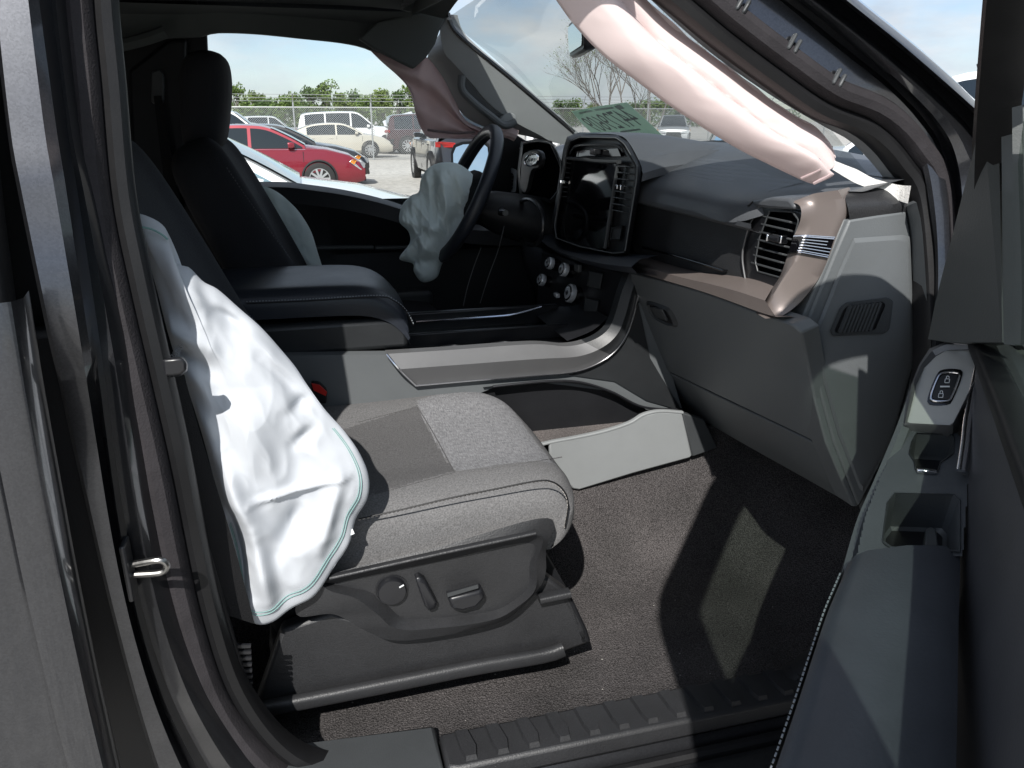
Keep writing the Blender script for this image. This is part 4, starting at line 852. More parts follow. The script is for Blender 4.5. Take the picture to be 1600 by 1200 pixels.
# low tray beside the seat
ft = [(858, 692), (900, 684), (945, 674), (984, 661), (1004, 649), (1030, 643), (1066, 645), (1082, 712), (1078, 716), (990, 740), (905, 766), (895, 764), (860, 730)]
lt_ = P('side_tray', prism([PY(u, v, -.25) for u, v in ft], (0, .012, 0)), M['lgrey'], bevel=.004, label='pale grey front wall of the low console tray')
P('tray_end', prism([PY(u, v, -.25) for u, v in ((1066, 645), (1100, 655), (1122, 700), (1082, 714))], (0, .02, 0)), M['greyd'], lt_, bevel=.003)
P('tray_lip', sweep(spl([PY(u, v, -.245) for u, v in ((800, 706), (858, 691), (900, 683), (945, 673), (984, 660), (1004, 648), (1030, 642), (1066, 644))], 40), rrect(.006, .012, .002), (0, 1, 0)), M['lgrey'], lt_)
led = [(760, 636), (800, 618), (828, 617), (869, 624), (912, 628), (937, 637), (969, 653), (984, 661)]
lue = spl([PZ(u, v, .842) for u, v in led], 30)
lup = spl([PY(u, v, -.172) for u, v in ((755, 605), (800, 600), (850, 597), (900, 598), (945, 609), (975, 622), (1003, 637), (1014, 644))], 30)
P('tray_back', loft([lup, [a.lerp(c_, .5)+V3((0, .02, 0)) for a, c_ in zip(lup, lue)], lue], False), M['blk'], lt_)
lfr = spl([PZ(u, v, .842) for u, v in ((740, 722), (800, 704), (858, 692), (900, 684), (930, 677), (950, 672), (970, 667), (984, 661))], 30)
P('tray_liner', loft([lue, [a.lerp(c_, .5) for a, c_ in zip(lue, lfr)], lfr], False), M['carpg'], lt_)
P('tray_rim', tube(spl([PY(u, v, -.176) for u, v in ((770, 604), (850, 596), (905, 597), (955, 612), (1005, 636), (1066, 640))], 30), .003, 6), M['blks'], lt_)
P('seat_buckle', prism([PY(u, v, -.19) for u, v in ((486, 598), (500, 600), (512, 612), (510, 632), (488, 628))], (0, .02, 0)), M['blk'], bevel=.004)
P('buckle_button', prism([PY(u, v, -.194) for u, v in ((487, 600), (499, 602), (511, 613), (509, 619), (490, 610))], (0, .01, 0)), M['red'], label='red release button of the seat belt buckle')

# ================================================================== seats
ps = emp('passenger_seat', (0, 0, 0), parent=T)
ps['label'] = 'grey cloth passenger seat with a pale woven insert'
def cush():
    plan = [(-.105, .30), (-.108, .335), (-.13, .375), (-.20, .405), (-.30, .423), (-.40, .426), (-.50, .424), (-.58, .418), (-.635, .405), (-.658, .385), (-.664, .36)]
    drop = [-.10, -.045, -.012, 0, -.008, -.010, -.008, .0, -.010, -.035, -.10]
    sprof = [(0, .957), (.25, .956), (.5, .957), (.75, .961), (.88, .960), (.95, .95), (.985, .932), (1.0, .91), (.995, .88), (.96, .855)]
    rows_ = []
    for (y, xf), d in zip(plan, drop):
        rows_.append([V3((-.16+(xf+.16)*s, y, max(.845, z+d*(1 if s < .94 or z > .93 else .5)))) for s, z in sprof])
    return net(rows_, 170, 150)
cg = cush()
cu = P('seat_cushion', cg, [M['seat'], M['insert'], M['seatd']], ps, ang=70)
def inpoly(p, poly):
    x, y = p; c = False; n = len(poly)
    for i in range(n):
        (x1, y1), (x2, y2) = poly[i], poly[(i+1) % n]
        if (y1 > y) != (y2 > y) and x < (x2-x1)*(y-y1)/(y2-y1)+x1: c = not c
    return c
ins = [tuple(PZ(u, v, .955)[:2]) for u, v in ((652, 628), (742, 600), (770, 606), (842, 655), (878, 706), (880, 716), (712, 740), (655, 640))]
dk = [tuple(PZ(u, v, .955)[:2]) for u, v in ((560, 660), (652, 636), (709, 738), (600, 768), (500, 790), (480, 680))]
for f in cu.data.polygons:
    c = f.center
    if c.z > .94:
        if inpoly((c.x, c.y), ins): f.material_index = 1
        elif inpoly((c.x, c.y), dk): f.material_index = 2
sm = spl([PY(u, v, -.666) for u, v in ((560, 812), (620, 799), (700, 780), (770, 766), (836, 753), (862, 754), (880, 768), (887, 790), (882, 824))], 120)
P('seat_seam', tube([q+V3((0, -.003, .003)) for q in sm], .0013, 5), M['rub'], ps)
P('stitching', stitches(sm, 62, .0017), M['threadw'], ps)
from mathutils.bvhtree import BVHTree
cbv = BVHTree.FromPolygons([tuple(q) for q in cg[0]], cg[1])
def oncush(u, v): h = cbv.ray_cast(CAM, ray(u, v).normalized()); return (h[0] or PZ(u, v, .957))-ray(u, v).normalized()*.0004
for ln in (((652, 636), (672, 668), (690, 700), (710, 738)), ((710, 738), (760, 733), (820, 724), (878, 714)), ((710, 738), (660, 752), (620, 763), (585, 772)), ((652, 636), (620, 644), (585, 653), (560, 660))):
    pp = cat([V3((u, v, 0)) for u, v in ln], 10); P('insert_seam', tube([oncush(q.x, q.y) for q in pp], .0011, 5), M['seatd'], ps)
# back rest
def backrest(y0, y1, x0, z0, x1, z1, th=.13):
    d = V3((x1-x0, 0, z1-z0)); n_ = V3((d.z, 0, -d.x)).normalized()
    rows_ = []
    for t, wsc, tk in ((-.02, .96, .9), (.1, 1, 1), (.45, 1, 1), (.75, .98, .95), (.92, .9, .85), (1.0, .72, .6), (1.02, .5, .3)):
        c = V3((x0, (y0+y1)/2, z0))+d*t; hw = (y1-y0)/2*wsc
        ring = []
        for a, b in ((-1, -.6), (-1, .3), (-.96, .8), (-.78, 1.0), (-.5, .82), (0, .78), (.5, .82), (.78, 1.0), (.96, .8), (1, .3), (1, -.6), (.8, -1), (0, -1.1), (-.8, -1)):
            ring.append(c+V3((0, a*hw, 0))+n_*(b*th*.5*tk))
        rows_.append(spl(ring, 70, True))
    rr = [spl([r[j] for r in rows_], 40) for j in range(70)]
    return loft([[rr[j][i] for j in range(70)] for i in range(40)], True, True)
P('seat_back', backrest(-.60, -.185, -.105, .97, -.33, 1.50), M['bolst'], ps, ang=60, label='dark grey passenger seat back')
P('stitching', stitches(spl([PY(u, v, -.205) for u, v in ((236, 330), (290, 390), (350, 455), (400, 503), (440, 552))], 60), 60, .0014), M['threadg'], ps)
# base with its side trim and switches
yb = -.700
ot = [(519, 897), (690, 853), (855, 809), (853, 860), (850, 906), (816, 948), (778, 973), (700, 992), (617, 1001), (570, 985), (522, 960), (466, 963), (470, 930)]
ri = [(519, 905), (690, 868), (838, 836), (838, 880), (836, 922), (806, 950), (772, 968), (700, 980), (622, 983), (590, 960), (556, 935), (520, 925), (505, 915)]
fl_ = [(530, 910), (690, 876), (826, 848), (827, 884), (824, 918), (800, 940), (768, 955), (700, 964), (634, 966), (606, 946), (580, 926), (548, 918), (530, 914)]
def ring_(ps_, y): return resamp(cat([PY(u, v, y) for u, v in ps_], 6, True), 120, True)
sbase = P('seat_base_trim', loft([ring_(ot, -.655), ring_(ot, -.684), ring_(ot, -.702), ring_(ri, -.710), ring_(fl_, -.692)], True, True), M['grain'], ps, ang=28, label='black seat side trim with power switches')
P('trim_ridge', sweep([PY(515, 902, -.706), PY(690, 863, -.712), PY(836, 832, -.712)], rrect(.006, .012, .003), (0, 1, 0)), M['grain'], ps)
kc = PY(612, 921, -.692)
P('lumbar_knob', lathe(kc, (0, -1, 0), ((.0262, -.004), (.0262, .002), (.0245, .002), (.024, .001), (.0225, .001), (.0225, .008), (.021, .0105), (.004, .0115)), 36), M['blks'], ps)
P('knob_mark', bar(PY(624, 918, -.706), PY(631, 914, -.706), .002, .0012, (0, 1, 0)), M['white'], ps)
def switch(pts, h, sc_):
    a = [PY(u, v, -.690) for u, v in pts]; c = sum(a, V3())/len(a)
    return loft([a, [q+V3((0, -h*.8, 0)) for q in a], [c.lerp(q, sc_)+V3((0, -h, 0)) for q in a]], True, True)
P('recline_switch', switch(((647, 896), (653, 893), (662, 898), (681, 934), (678, 943), (668, 947), (662, 940), (650, 906)), .018, .8), M['blks'], ps, bevel=.002)
P('seat_switch', switch(((696, 923), (749, 910), (754, 922), (742, 936), (716, 943), (702, 940)), .024, .82), M['blks'], ps, bevel=.003)
P('switch_edge', bar(PY(699, 930, -.7145), PY(747, 916, -.7145), .006, .002, (0, 1, 0)), M['greyd'], ps)
P('seat_shield', prism([PY(u, v, -.672) for u, v in ((440, 985), (520, 958), (620, 990), (780, 965), (852, 900), (888, 926), (918, 985), (924, 1004), (880, 1020), (700, 1056), (470, 1100), (400, 1100))], (0, .03, 0)), M['grain'], ps, bevel=.006)
P('rail_cover', sweep(spl([PY(u, v, -.690) for u, v in ((400, 1110), (473, 1096), (600, 1071), (740, 1043), (850, 1024), (880, 1014))], 30), rrect(.026, .02, .008), (0, 1, 0)), M['grain'], ps)
P('shield_ridge', sweep([PY(842, 936, -.686), PY(890, 926, -.686)], rrect(.012, .02, .004), (0, 1, 0)), M['grain'], ps)
P('shield_front', prism([PY(890, 926, -.672), PY(918, 985, -.672), PY(924, 1004, -.672), PY(924, 1004, -.672)+V3((0, .4, 0)), PY(890, 926, -.672)+V3((0, .4, 0))], (-.02, 0, 0)), M['blk'], ps, bevel=.004)
P('seat_pan', box((.11, -.40, .80), (.44, .46, .16)), M['blk'], ps, bevel=.02)
P('seat_rail', box((.13, -.40, .64), (.5, .42, .14)), M['blk'], ps, bevel=.02)

# driver seat
ds = emp('driver_seat', (0, 0, 0), parent=T); ds['label'] = 'black cloth driver seat with tall headrest'
P('seat_back', backrest(.15, .655, -.06, 1.06, -.245, 1.475, .15), M['seatb'], ds, ang=60)
def headrest():
    rows_ = []
    for t, w_, d_ in ((0, .6, .5), (.04, .85, .8), (.2, 1, .95), (.6, 1, 1.05), (.85, .95, .95), (.96, .8, .7), (1, .5, .35)):
        c = V3((-.214+.03*(t-.5), .40, 1.466+.222*t))
        rows_.append([c+V3((0.055*d_*b, .135*w_*a, 0)) for a, b in rrect(2, 2, .75, 5)])
    return loft([r for r in zip(*[spl(c_, 30) for c_ in zip(*rows_)])], True, True)
P('headrest', headrest(), M['seatb'], ds, ang=60)
for y in (.34, .46): P('headrest_post', tube([V3((-.225, y, 1.42)), V3((-.222, y, 1.50))], .007, 8), M['chrome'], ds)
P('seat_cushion', net([[V3((x, y, z)) for x, z in ((-.15, 1.0), (.1, .99), (.3, .99), (.38, .96), (.38, .86))] for y in (.15, .2, .4, .6, .65)], 20, 20), M['seatb'], ds)
P('stitching', stitches(spl([PY(u, v, .165) for u, v in ((354, 262), (392, 318), (430, 372), (466, 420))], 40), 36, .0014), M['greyd'], ds)
bg_o = [PY(u, v, .64) for u, v in ((378, 292), (400, 288), (430, 298), (462, 325), (485, 360), (500, 405), (506, 434), (495, 438), (470, 410), (430, 360), (390, 312))]
g_, at_ = sack(bg_o, (-.3, -1, .2), .018, .01, amp=.006, seed=4, hem=.004, nseg=90, rings=16, fr=14)
P('side_airbag', g_, M['bagg'], ds, ang=80, label='deflated pale side airbag hanging from the driver seat')

# ---- passenger belt
P('passenger_belt', loft([spl([PY(u, v, -.768) for u, v in ((250, 588), (268, 660), (290, 740), (318, 840), (345, 958))], 20), spl([PY(u, v, -.748) for u, v in ((288, 585), (308, 660), (332, 740), (368, 860), (398, 975))], 20)], False), M['web'], label='black seat belt webbing beside the passenger seat')
P('belt_guide', loft([[PY(u, v, -.775) for u, v in ((252, 560), (285, 556), (294, 566), (294, 580), (284, 588), (254, 592))], [PY(u, v, -.79) for u, v in ((254, 562), (284, 559), (291, 567), (291, 579), (282, 586), (255, 589))]], True, True), M['blks'], bevel=.003)

# ================================================================== airbags
def pf(y, *q): return [(PY(a[0], a[1], y), PY(a[2], a[3], y), a[4], a[5]) for a in q]
ABN = V3((0, -1, .17)).normalized()
def AB(u, v, h=0): return PN(u, v, V3((0, -.722, .85))+ABN*h, ABN)
def pfa(*q): return [(AB(a[0], a[1]), AB(a[2], a[3]), a[4], a[5]) for a in q]
ao = [(213, 336), (236, 340), (258, 356), (268, 386), (276, 412), (296, 418), (318, 440), (340, 452), (372, 480), (408, 512), (440, 548), (462, 574), (482, 604), (508, 640), (540, 676), (562, 708), (576, 744), (574, 778), (556, 812), (545, 850), (520, 890), (492, 930), (455, 950), (425, 972), (398, 975), (386, 955), (372, 890), (348, 800), (326, 716), (298, 620), (270, 545), (244, 450), (222, 372)]
folds = pfa((300, 560, 340, 700, .014, .02), (345, 700, 400, 820, .020, .022), (400, 820, 425, 940, .014, .018), (330, 650, 300, 590, -.010, .016), (360, 800, 385, 920, -.014, .016), (240, 505, 330, 540, .010, .02), (255, 530, 330, 575, -.009, .018),
           (395, 772, 545, 738, .007, .007), (470, 780, 440, 850, -.012, .022), (530, 740, 500, 850, .010, .016), (455, 640, 480, 620, -.006, .012), (460, 690, 490, 665, -.006, .012), (270, 400, 320, 500, .012, .022), (330, 480, 380, 510, -.010, .014), (410, 560, 470, 620, -.008, .016), (390, 600, 400, 760, .012, .05))
g_, at_ = sack([AB(u, v) for u, v in ao], ABN, .026, .010, [(a_, b__, A_*1.8, w__*.72) for a_, b__, A_, w__ in folds], .0085, 2, 240, 64, .003, 2.6, 9)
ab = P('side_airbag', g_, M['bag'], ang=85, label='deployed white side airbag hanging from the passenger seat')
sm_ = [at_(.925, j)+V3((0, -.0015, 0)) for j in range(70, 163)]
P('seam_thread', tube(sm_, .0007, 5, (0, 1, 0)), M['thread'], ab)
sm_ = [at_(.905, j)+V3((0, -.0015, 0)) for j in range(70, 163)]
P('seam_thread', tube(sm_, .0006, 5, (0, 1, 0)), M['thread'], ab)
P('seam_thread', tube(spl([AB(u, v, .022) for u, v in ((216, 354), (236, 358), (252, 366), (262, 374))], 16), .0014, 5, (0, 1, 0)), M['thread'], ab)
P('fabric_tab', prism([AB(u, v, .004) for u, v in ((541, 831), (551, 827), (554, 834), (544, 838))], (0, .002, 0)), M['white'], ab)
tm = text_mesh('80000', .011, .0003)
a = AB(270, 557, .030); ex = (AB(285, 537, .030)-a).normalized(); ey = V3((0, -1, 0)).cross(ex)*-1
P('fabric_print', place(tm, (a+AB(285, 537, .030))/2, ex, ey), mat('stamp_grey', (.28, .28, .30), .8), ab)
# driver airbag hanging from the hub
wo_ = [(690, 254), (716, 256), (738, 272), (748, 292), (738, 335), (722, 372), (702, 396), (690, 414), (682, 434), (660, 441), (647, 425), (645, 412), (624, 404), (640, 380), (638, 362), (624, 346), (628, 322), (642, 306), (654, 300), (658, 280), (670, 262)]
wf = pf(.36, (690, 270, 700, 330, .02, .018), (700, 330, 660, 390, .022, .02), (670, 300, 645, 350, -.012, .02), (735, 300, 690, 380, -.012, .018), (650, 350, 700, 360, .014, .016), (660, 395, 690, 370, .016, .016), (650, 410, 685, 405, -.012, .014), (715, 270, 735, 320, .014, .016))
g_, at_ = sack([PY(u, v, .36) for u, v in wo_], (-.25, -1, .1), .055, .05, wf, .011, 6, 220, 60, .003, 2.4, 17, None, .35)
P('wheel_airbag', g_, M['bagg'], sw, ang=85, label='crumpled pale airbag hanging from the steering wheel')
# curtain airbag along the passenger A-pillar: a folded roll
lo = [(760, -170), (812, -80), (868, 0), (900, 44), (945, 92), (1000, 132), (1055, 172), (1110, 208), (1165, 240), (1215, 264), (1258, 284), (1272, 288)]
hi = [(880, -170), (945, -80), (1008, -4), (1050, 34), (1094, 72), (1140, 106), (1180, 136), (1215, 162), (1250, 184), (1278, 200), (1298, 228), (1306, 246)]
def curtain():
    secs = []
    n = 90
    ylo = -.57; 
    A = spl([PT(u, v, -.758) for u, v in lo], n); B = spl([PT(u, v, -.752) for u, v in hi], n)
    for i in range(n):
        a, b = A[i], B[i]; d = b-a; t = i/(n-1); L0 = d.length; e = d.normalized(); nn = V3((0, -1, .0)); nn = (nn-e*nn.dot(e)).normalized()
        w1 = .56+.10*math.sin(t*4.2+.4); ring = []                 # where the valley between the two lobes runs
        for s_ in range(41):
            f = s_/40
            if f < w1: h = .002+.040*math.sin(math.pi*(f/w1)**1.15)**.75
            else: g2_ = (f-w1)/(1-w1); h = .002+.012*math.sin(math.pi*g2_**.7)-.004*g2_
            h += .006*noise.noise(V3((f*2.2, t*6, 1)))+.005*(.5-abs(noise.noise(V3((f*5+t*3, t*4, 4)))))*math.sin(math.pi*f)+.002*(.5-abs(noise.noise(V3((f*7-t*6, t*13, 8)))))*math.sin(math.pi*f)
            ring.append(a+d*f+nn*(h*(1-.35*max(0, (t-.92)/.08))))
        for s_ in range(20):
            f = 1-s_/20; h = -.022*math.sin(math.pi*f)+.005*noise.noise(V3((f*5, t*14, 9)))
            ring.append(a+d*f+nn*h)
        secs.append(ring)
    return loft(secs, True, True), A, B
g_, A, B = curtain()
ca = P('curtain_airbag', g_, M['pink'], ang=85, label='deflated pink curtain airbag along the passenger windshield pillar')
P('hem_band', tube([A[-2].lerp(B[-2], t)+V3((-.0, -.026*math.sin(math.pi*t)-.006, 0)) for t in (.02, .2, .35)], .003, 6), M['pinkd'], ca)
P('hem_band', tube([A[-5].lerp(B[-5], t)+V3((-.0, -.036*math.sin(math.pi*t)-.004, 0)) for t in (.02, .15, .3)], .0022, 6), M['pinkd'], ca)
sp_ = [(1226, 242, -.665), (1250, 240, -.680), (1275, 244, -.690), (1300, 257, -.694), (1330, 272, -.70), (1365, 288, -.715), (1400, 300, -.74), (1420, 304, -.765)]
st0 = spl([PY(u, v, y) for u, v, y in sp_], 40); wd = spl([V3((w_, 0, 0)) for w_ in (.002, .006, .016, .022, .018, .018, .022, .028)], 40)
P('airbag_strap', thick(loft([[q+V3((.1, 0, .9))*x.x*.5 for q, x in zip(st0, wd)], [q-V3((.1, .2, .9))*x.x*.5 for q, x in zip(st0, wd)]], False), (0, .0015, 0)), M['strap'], ca)
P('strap_print', prism([PY(u, v, -.697) for u, v in ((1277, 247), (1290, 249), (1298, 262), (1284, 258))], (0, .001, 0)), mat('strap_blue', (.06, .09, .2), .6), ca)
# curtain airbag of the driver side
cr = [[(578, 78), (610, 88), (648, 104), (664, 88), (690, 118), (712, 160), (728, 188), (762, 204)],
      [(592, 92), (622, 108), (655, 122), (672, 128), (694, 150), (712, 176), (730, 196), (760, 208)],
      [(610, 108), (634, 128), (652, 140), (672, 152), (696, 172), (716, 188), (735, 202), (756, 212)],
      [(628, 122), (641, 142), (652, 168), (672, 182), (696, 194), (716, 202), (735, 210), (752, 215)],
      [(640, 136), (646, 160), (654, 190), (668, 206), (690, 208), (712, 210), (730, 212), (748, 217)],
      [(646, 150), (650, 175), (658, 200), (670, 215), (690, 216), (712, 217), (730, 217), (746, 219)]]
CY = (.655, .63, .66, .64, .66, .65)
g_ = net([[PY(u, v, CY[i]+.012*math.sin(j*2+i)) for j, (u, v) in enumerate(r)] for i, r in enumerate(cr)], 50, 40)
dc = P('driver_curtain_airbag', thick(g_, (0, .006, 0)), M['pinkd'], ang=80, label='deflated rose curtain airbag over the driver window corner')
P('hem_band', tube(spl([PY(u, v, .628) for u, v in ((668, 203), (690, 206), (715, 208), (742, 206))], 20), .004, 6), mat('hem_dark', (.16, .12, .12), .8), dc)
P('airbag_end', tube(spl([PY(u, v, .64) for u, v in ((780, 205), (795, 207), (806, 212))], 10), .018, 10), M['pinkd'], dc)

# ================================================================== open passenger door (swung out 50 degrees)
PH = R(50); D0 = V3((.89, -.84, 0)); DA_ = V3((-math.cos(PH), -math.sin(PH), 0)); DN_ = V3((-math.sin(PH), math.cos(PH), 0))
def D(a, n, z): return D0+DA_*a+DN_*n+V3((0, 0, z))
def DP(u, v, a):                                       # pixel carried to a cross-section of the door
    d = ray(u, v); return CAM+d*((a-(CAM-D0).dot(DA_))/d.dot(DA_))
def lean(z): return -.045+max(0, z-1.28)*.20
# shell: outer skin and inner trim in one lofted body
sect = []
for a in (.0, .04, .2, .5, .8, 1.11, 1.15):
    e = 1 if .02 < a < 1.13 else .6
    sect.append([D(a, n, z) for n, z in ((-.05, .60), (-.045, .75), (-.045, 1.0), (-.045, 1.19), (-.052, 1.242), (-.07, 1.255), (-.09, 1.25), (-.17*e-.02, 1.22), (-.19*e-.02, 1.0), (-.18*e-.02, .7), (-.12, .56), (-.07, .56))])
door = P('passenger_door', loft([cat(r, 4, True) for r in sect], True, True), [M['doortrim'], M['paintt']], ang=50, label='open passenger door with black inner trim and padded armrest')
for f in door.data.polygons:
    if (f.center-D0).dot(DN_) < -.10: f.material_index = 1
# window frame
fpth = [(.10, 1.26), (.13, 1.36), (.18, 1.46), (.24, 1.53), (.34, 1.61), (.47, 1.70), (.58, 1.765), (.68, 1.797), (.80, 1.80), (1.05, 1.80), (1.105, 1.785), (1.125, 1.73), (1.125, 1.50), (1.12, 1.24)]
fpp = spl([D(a, lean(z)-.01, z) for a, z in fpth], 90)
P('window_frame', sweep(fpp, [(-.035, -.02), (-.035, .012), (-.02, .022), (-.008, .014), (.004, .022), (.016, .014), (.03, .018), (.035, .0), (.03, -.02)], tuple(DN_)), M['rub'], door, ang=30)
P('frame_skin', sweep([q-DN_*.045 for q in fpp], rrect(.07, .03, .01), tuple(DN_)), M['paintt'], door)
gl = [[D(a, lean(z)-.02, z) for a in (.12+max(0, z-1.32)*1.15, .45+max(0, z-1.32)*.6, .85, 1.12)] for z in (1.24, 1.35, 1.5, 1.66, 1.79)]
P('door_glass', net(gl, 14, 14), M['glassd'], door, label='green tinted glass of the open door')
# sail panel
sa = [DP(u, v, .25) for u, v in ((1536, 178), (1545, 166), (1560, 166))]+[DP(1566, 535, .22), DP(1530, 535, .16), DP(1482, 535, .10), DP(1450, 530, .06), DP(1462, 470, .09), DP(1490, 360, .15)]
P('sail_panel', prism(sa, DN_*-.02), M['sail'], door, bevel=.008, label='grey triangular trim at the front corner of the door window')
sa2 = [DP(1541, 196, .24), DP(1558, 172, .25), DP(1563, 535, .21), DP(1520, 535, .14), DP(1526, 380, .18)]
P('sail_facet', prism([q+DN_*.004 for q in sa2], DN_*-.02), M['sail'], door, bevel=.004)
for (u0, u1, aa) in ((1564, 1580, .27), (1581, 1597, .31), (1598, 1616, .36)):
    P('channel_strip', prism([DP(u0, 168, aa), DP(u1, 164, aa), DP(u1+6, 540, aa+.02), DP(u0+4, 538, aa+.02)], DN_*-.02), M['sail'], door, bevel=.003)
P('belt_rail', sweep([D(.03, -.052, 1.242), D(.4, -.05, 1.252), D(1.12, -.05, 1.252)], rrect(.03, .02, .006), (0, 0, 1)), M['rub'], door)
# armrest assembly: top bezel with the lock switch
def zt(u, v, z): return PZ(u, v, z)
plate_o = [(1452, 545, .075), (1475, 535, .075), (1560, 540, .09), (1546, 556, .10), (1488, 668, .215), (1412, 664, .21), (1424, 600, .15), (1436, 570, .11)]
plate = [DP(*q) for q in plate_o]
plate_i = [DP(*q) for q in ((1462, 556, .085), (1478, 547, .085), (1545, 545, .095), (1540, 558, .105), (1487, 665, .212), (1417, 661, .205), (1432, 600, .148), (1444, 574, .11))]
nrm_p = V3((-.55, -.45, .7)).normalized()
bez = P('lock_bezel', loft([resamp([q-nrm_p*.05 for q in plate], 64, True), resamp(plate, 64, True), resamp([q+nrm_p*.004 for q in [a.lerp(b, .45) for a, b in zip(plate, plate_i)]], 64, True), resamp(plate_i, 64, True)], True, False), M['satin'], door, label='satin grey bezel around the lock switch')
P('lock_plate', prism([q-nrm_p*.0015 for q in plate_i], nrm_p*-.02), M['plate'], door)
sw_o = [(1475, 577), (1497, 577), (1504, 584), (1489, 624), (1480, 632), (1457, 632), (1449, 624), (1463, 586)]
pc = sum(plate_i, V3())/len(plate_i); pn = (plate_i[4]-plate_i[2]).cross(plate_i[6]-plate_i[2]).normalized()
if pn.dot(nrm_p) < 0: pn = -pn
def LPp(u, v, h=0): return PN(u, v, pc+pn*h, pn)
def shr(ps_, k): cx = sum(p[0] for p in ps_)/len(ps_); cyy = sum(p[1] for p in ps_)/len(ps_); return [(cx+(a-cx)*k, cyy+(b-cyy)*k) for a, b in ps_]
lsw = P('lock_switch', prism(spl([LPp(u, v, .002) for u, v in sw_o], 36, True), pn*-.006), M['gloss'], door)
P('switch_ring', sweep(spl([LPp(u, v, .0035) for u, v in shr(sw_o, .80)], 60, True), circ(.0013, 6), tuple(pn), True), M['chrome'], door)
P('switch_key', prism(spl([LPp(u, v, .004) for u, v in shr(sw_o, .70)], 36, True), pn*-.004), M['blks'], door)
P('switch_divider', bar(LPp(1469, 604, .0055), LPp(1484, 604, .0055), .002, .001, tuple(pn)), M['white'], door)
for cu_, cv_, op in ((1481, 593, 1), (1471, 616, 0)):
    b_ = [(cu_-4, cv_-1), (cu_+3, cv_-1), (cu_+2, cv_+5), (cu_-5, cv_+5)]
    P('lock_symbol', sweep(lin(*[LPp(u, v, .005) for u, v in b_], n=16), circ(.0005, 5), tuple(pn), True), M['white'], door)
    P('lock_symbol', tube(spl([LPp(u, v, .005) for u, v in ((cu_-2.5, cv_-1), (cu_-1.5, cv_-5), (cu_+1.5, cv_-5), (cu_+2, cv_-1-(1.5 if op else 0)))], 12), .0005, 5, tuple(pn)), M['white'], door)
# chrome blade beside the bezel
P('chrome_blade', sweep(spl([DP(*q)+DN_*.008+V3((0, 0, .004)) for q in ((1560, 541, .09), (1550, 548, .10), (1542, 565, .11), (1532, 610, .15), (1522, 660, .2), (1518, 700, .24), (1512, 742, .28))], 30), rrect(.004, .010, .0015), tuple(DN_)), M['chrome'], door)
# arm body with its inner edge: lofted along the door
inn_e = [(1446, 560, .075), (1428, 600, .14), (1404, 664, .21), (1372, 740, .28), (1346, 800, .33), (1328, 860, .39), (1318, 900, .43)]
out_e = [(1556, 548, .09), (1540, 590, .14), (1512, 664, .21), (1508, 740, .28), (1505, 800, .33), (1502, 860, .37), (1500, 900, .40)]
ie = spl([DP(*q) for q in inn_e], 40); oe = spl([DP(*q) for q in out_e], 40)
ab1 = [q+V3((0, 0, -.006)) for q in ie]
P('arm_shell', loft([[q+V3((0, 0, -.10))+DN_*-.03 for q in ie], [q+V3((0, 0, -.03)) for q in ie], [q+DN_*.003+V3((0, 0, -.008)) for q in ie], [q+V3((0, 0, -.002))-DN_*.004 for q in ie], [q-DN_*.012+V3((0, 0, -.008)) for q in ie], [q-DN_*.016+V3((0, 0, -.03)) for q in ie]], False), M['grey'], door, ang=30, label='grey shell of the door arm')
# switch recess and grab pocket let into the arm
def onarm(u, v, h=0):
    p0 = D(.28, 0, 1.115); n_ = V3((-.22, -.26, .94)).normalized(); return PN(u, v, p0+n_*h, n_)
topp = [(1412, 668), (1486, 672), (1516, 690), (1512, 760), (1504, 868), (1338, 872), (1352, 806), (1376, 744)]
rc = [(1432, 676), (1487, 679), (1491, 684), (1490, 708), (1470, 722), (1466, 736), (1430, 734), (1428, 720), (1420, 708), (1424, 690)]
gp = [(1398, 770), (1490, 772), (1500, 782), (1500, 862), (1390, 856), (1378, 846), (1386, 785)]
gv_, gf_, idx = [], [], {}
U_ = [1336+2.5*i for i in range(75)]; Vv = [664+2.5*i for i in range(86)]
for iv, v in enumerate(Vv):
    for iu, u in enumerate(U_): gv_.append(onarm(u, v, 0))
nu_ = len(U_)
for iv in range(len(Vv)-1):
    for iu in range(nu_-1):
        c_ = (U_[iu]+1.25, Vv[iv]+1.25)
        if inpoly(c_, topp) and not inpoly(c_, shr(rc, .98)) and not inpoly(c_, shr(gp, .985)): gf_.append((iv*nu_+iu, iv*nu_+iu+1, (iv+1)*nu_+iu+1, (iv+1)*nu_+iu))
used = sorted({k for f in gf_ for k in f}); mp2 = {k: n for n, k in enumerate(used)}
P('arm_top', ([gv_[k] for k in used], [tuple(mp2[k] for k in f) for f in gf_]), M['armtop'], door)
def well(nm, pl_, dep, m_, k=.90):
    c3 = sum((onarm(u, v, 0) for u, v in pl_), V3())/len(pl_); dn = V3((-.22, -.26, .94)).normalized()
    r0 = lin(*[onarm(u, v, .0) for u, v in shr(pl_, 1.02)], n=64); r1_ = lin(*[onarm(u, v, .0025) for u, v in pl_], n=64); r2_ = lin(*[onarm(u, v, -.001) for u, v in shr(pl_, .95)], n=64)
    r3 = [c3.lerp(q, k)-dn*dep for q in r2_]; r4 = [c3.lerp(q, k*.9)-dn*(dep+.004) for q in r2_]
    return P(nm, loft([r0, r1_, r2_, r3, r4], True, False), m_, door), P('well_floor', (lambda q: ([V3(x) for x in q], [tuple(range(len(q)))]))(r4), M['blks'], door)
well('window_switch_recess', rc, .035, M['greyd'])
P('recess_lip', bar(onarm(1432, 735, .003), onarm(1464, 737, .003), .007, .005, (0, 0, 1)), M['chrome'], door, bevel=.0015)
well('grab_pocket', gp, .055, M['armtop'], .94)
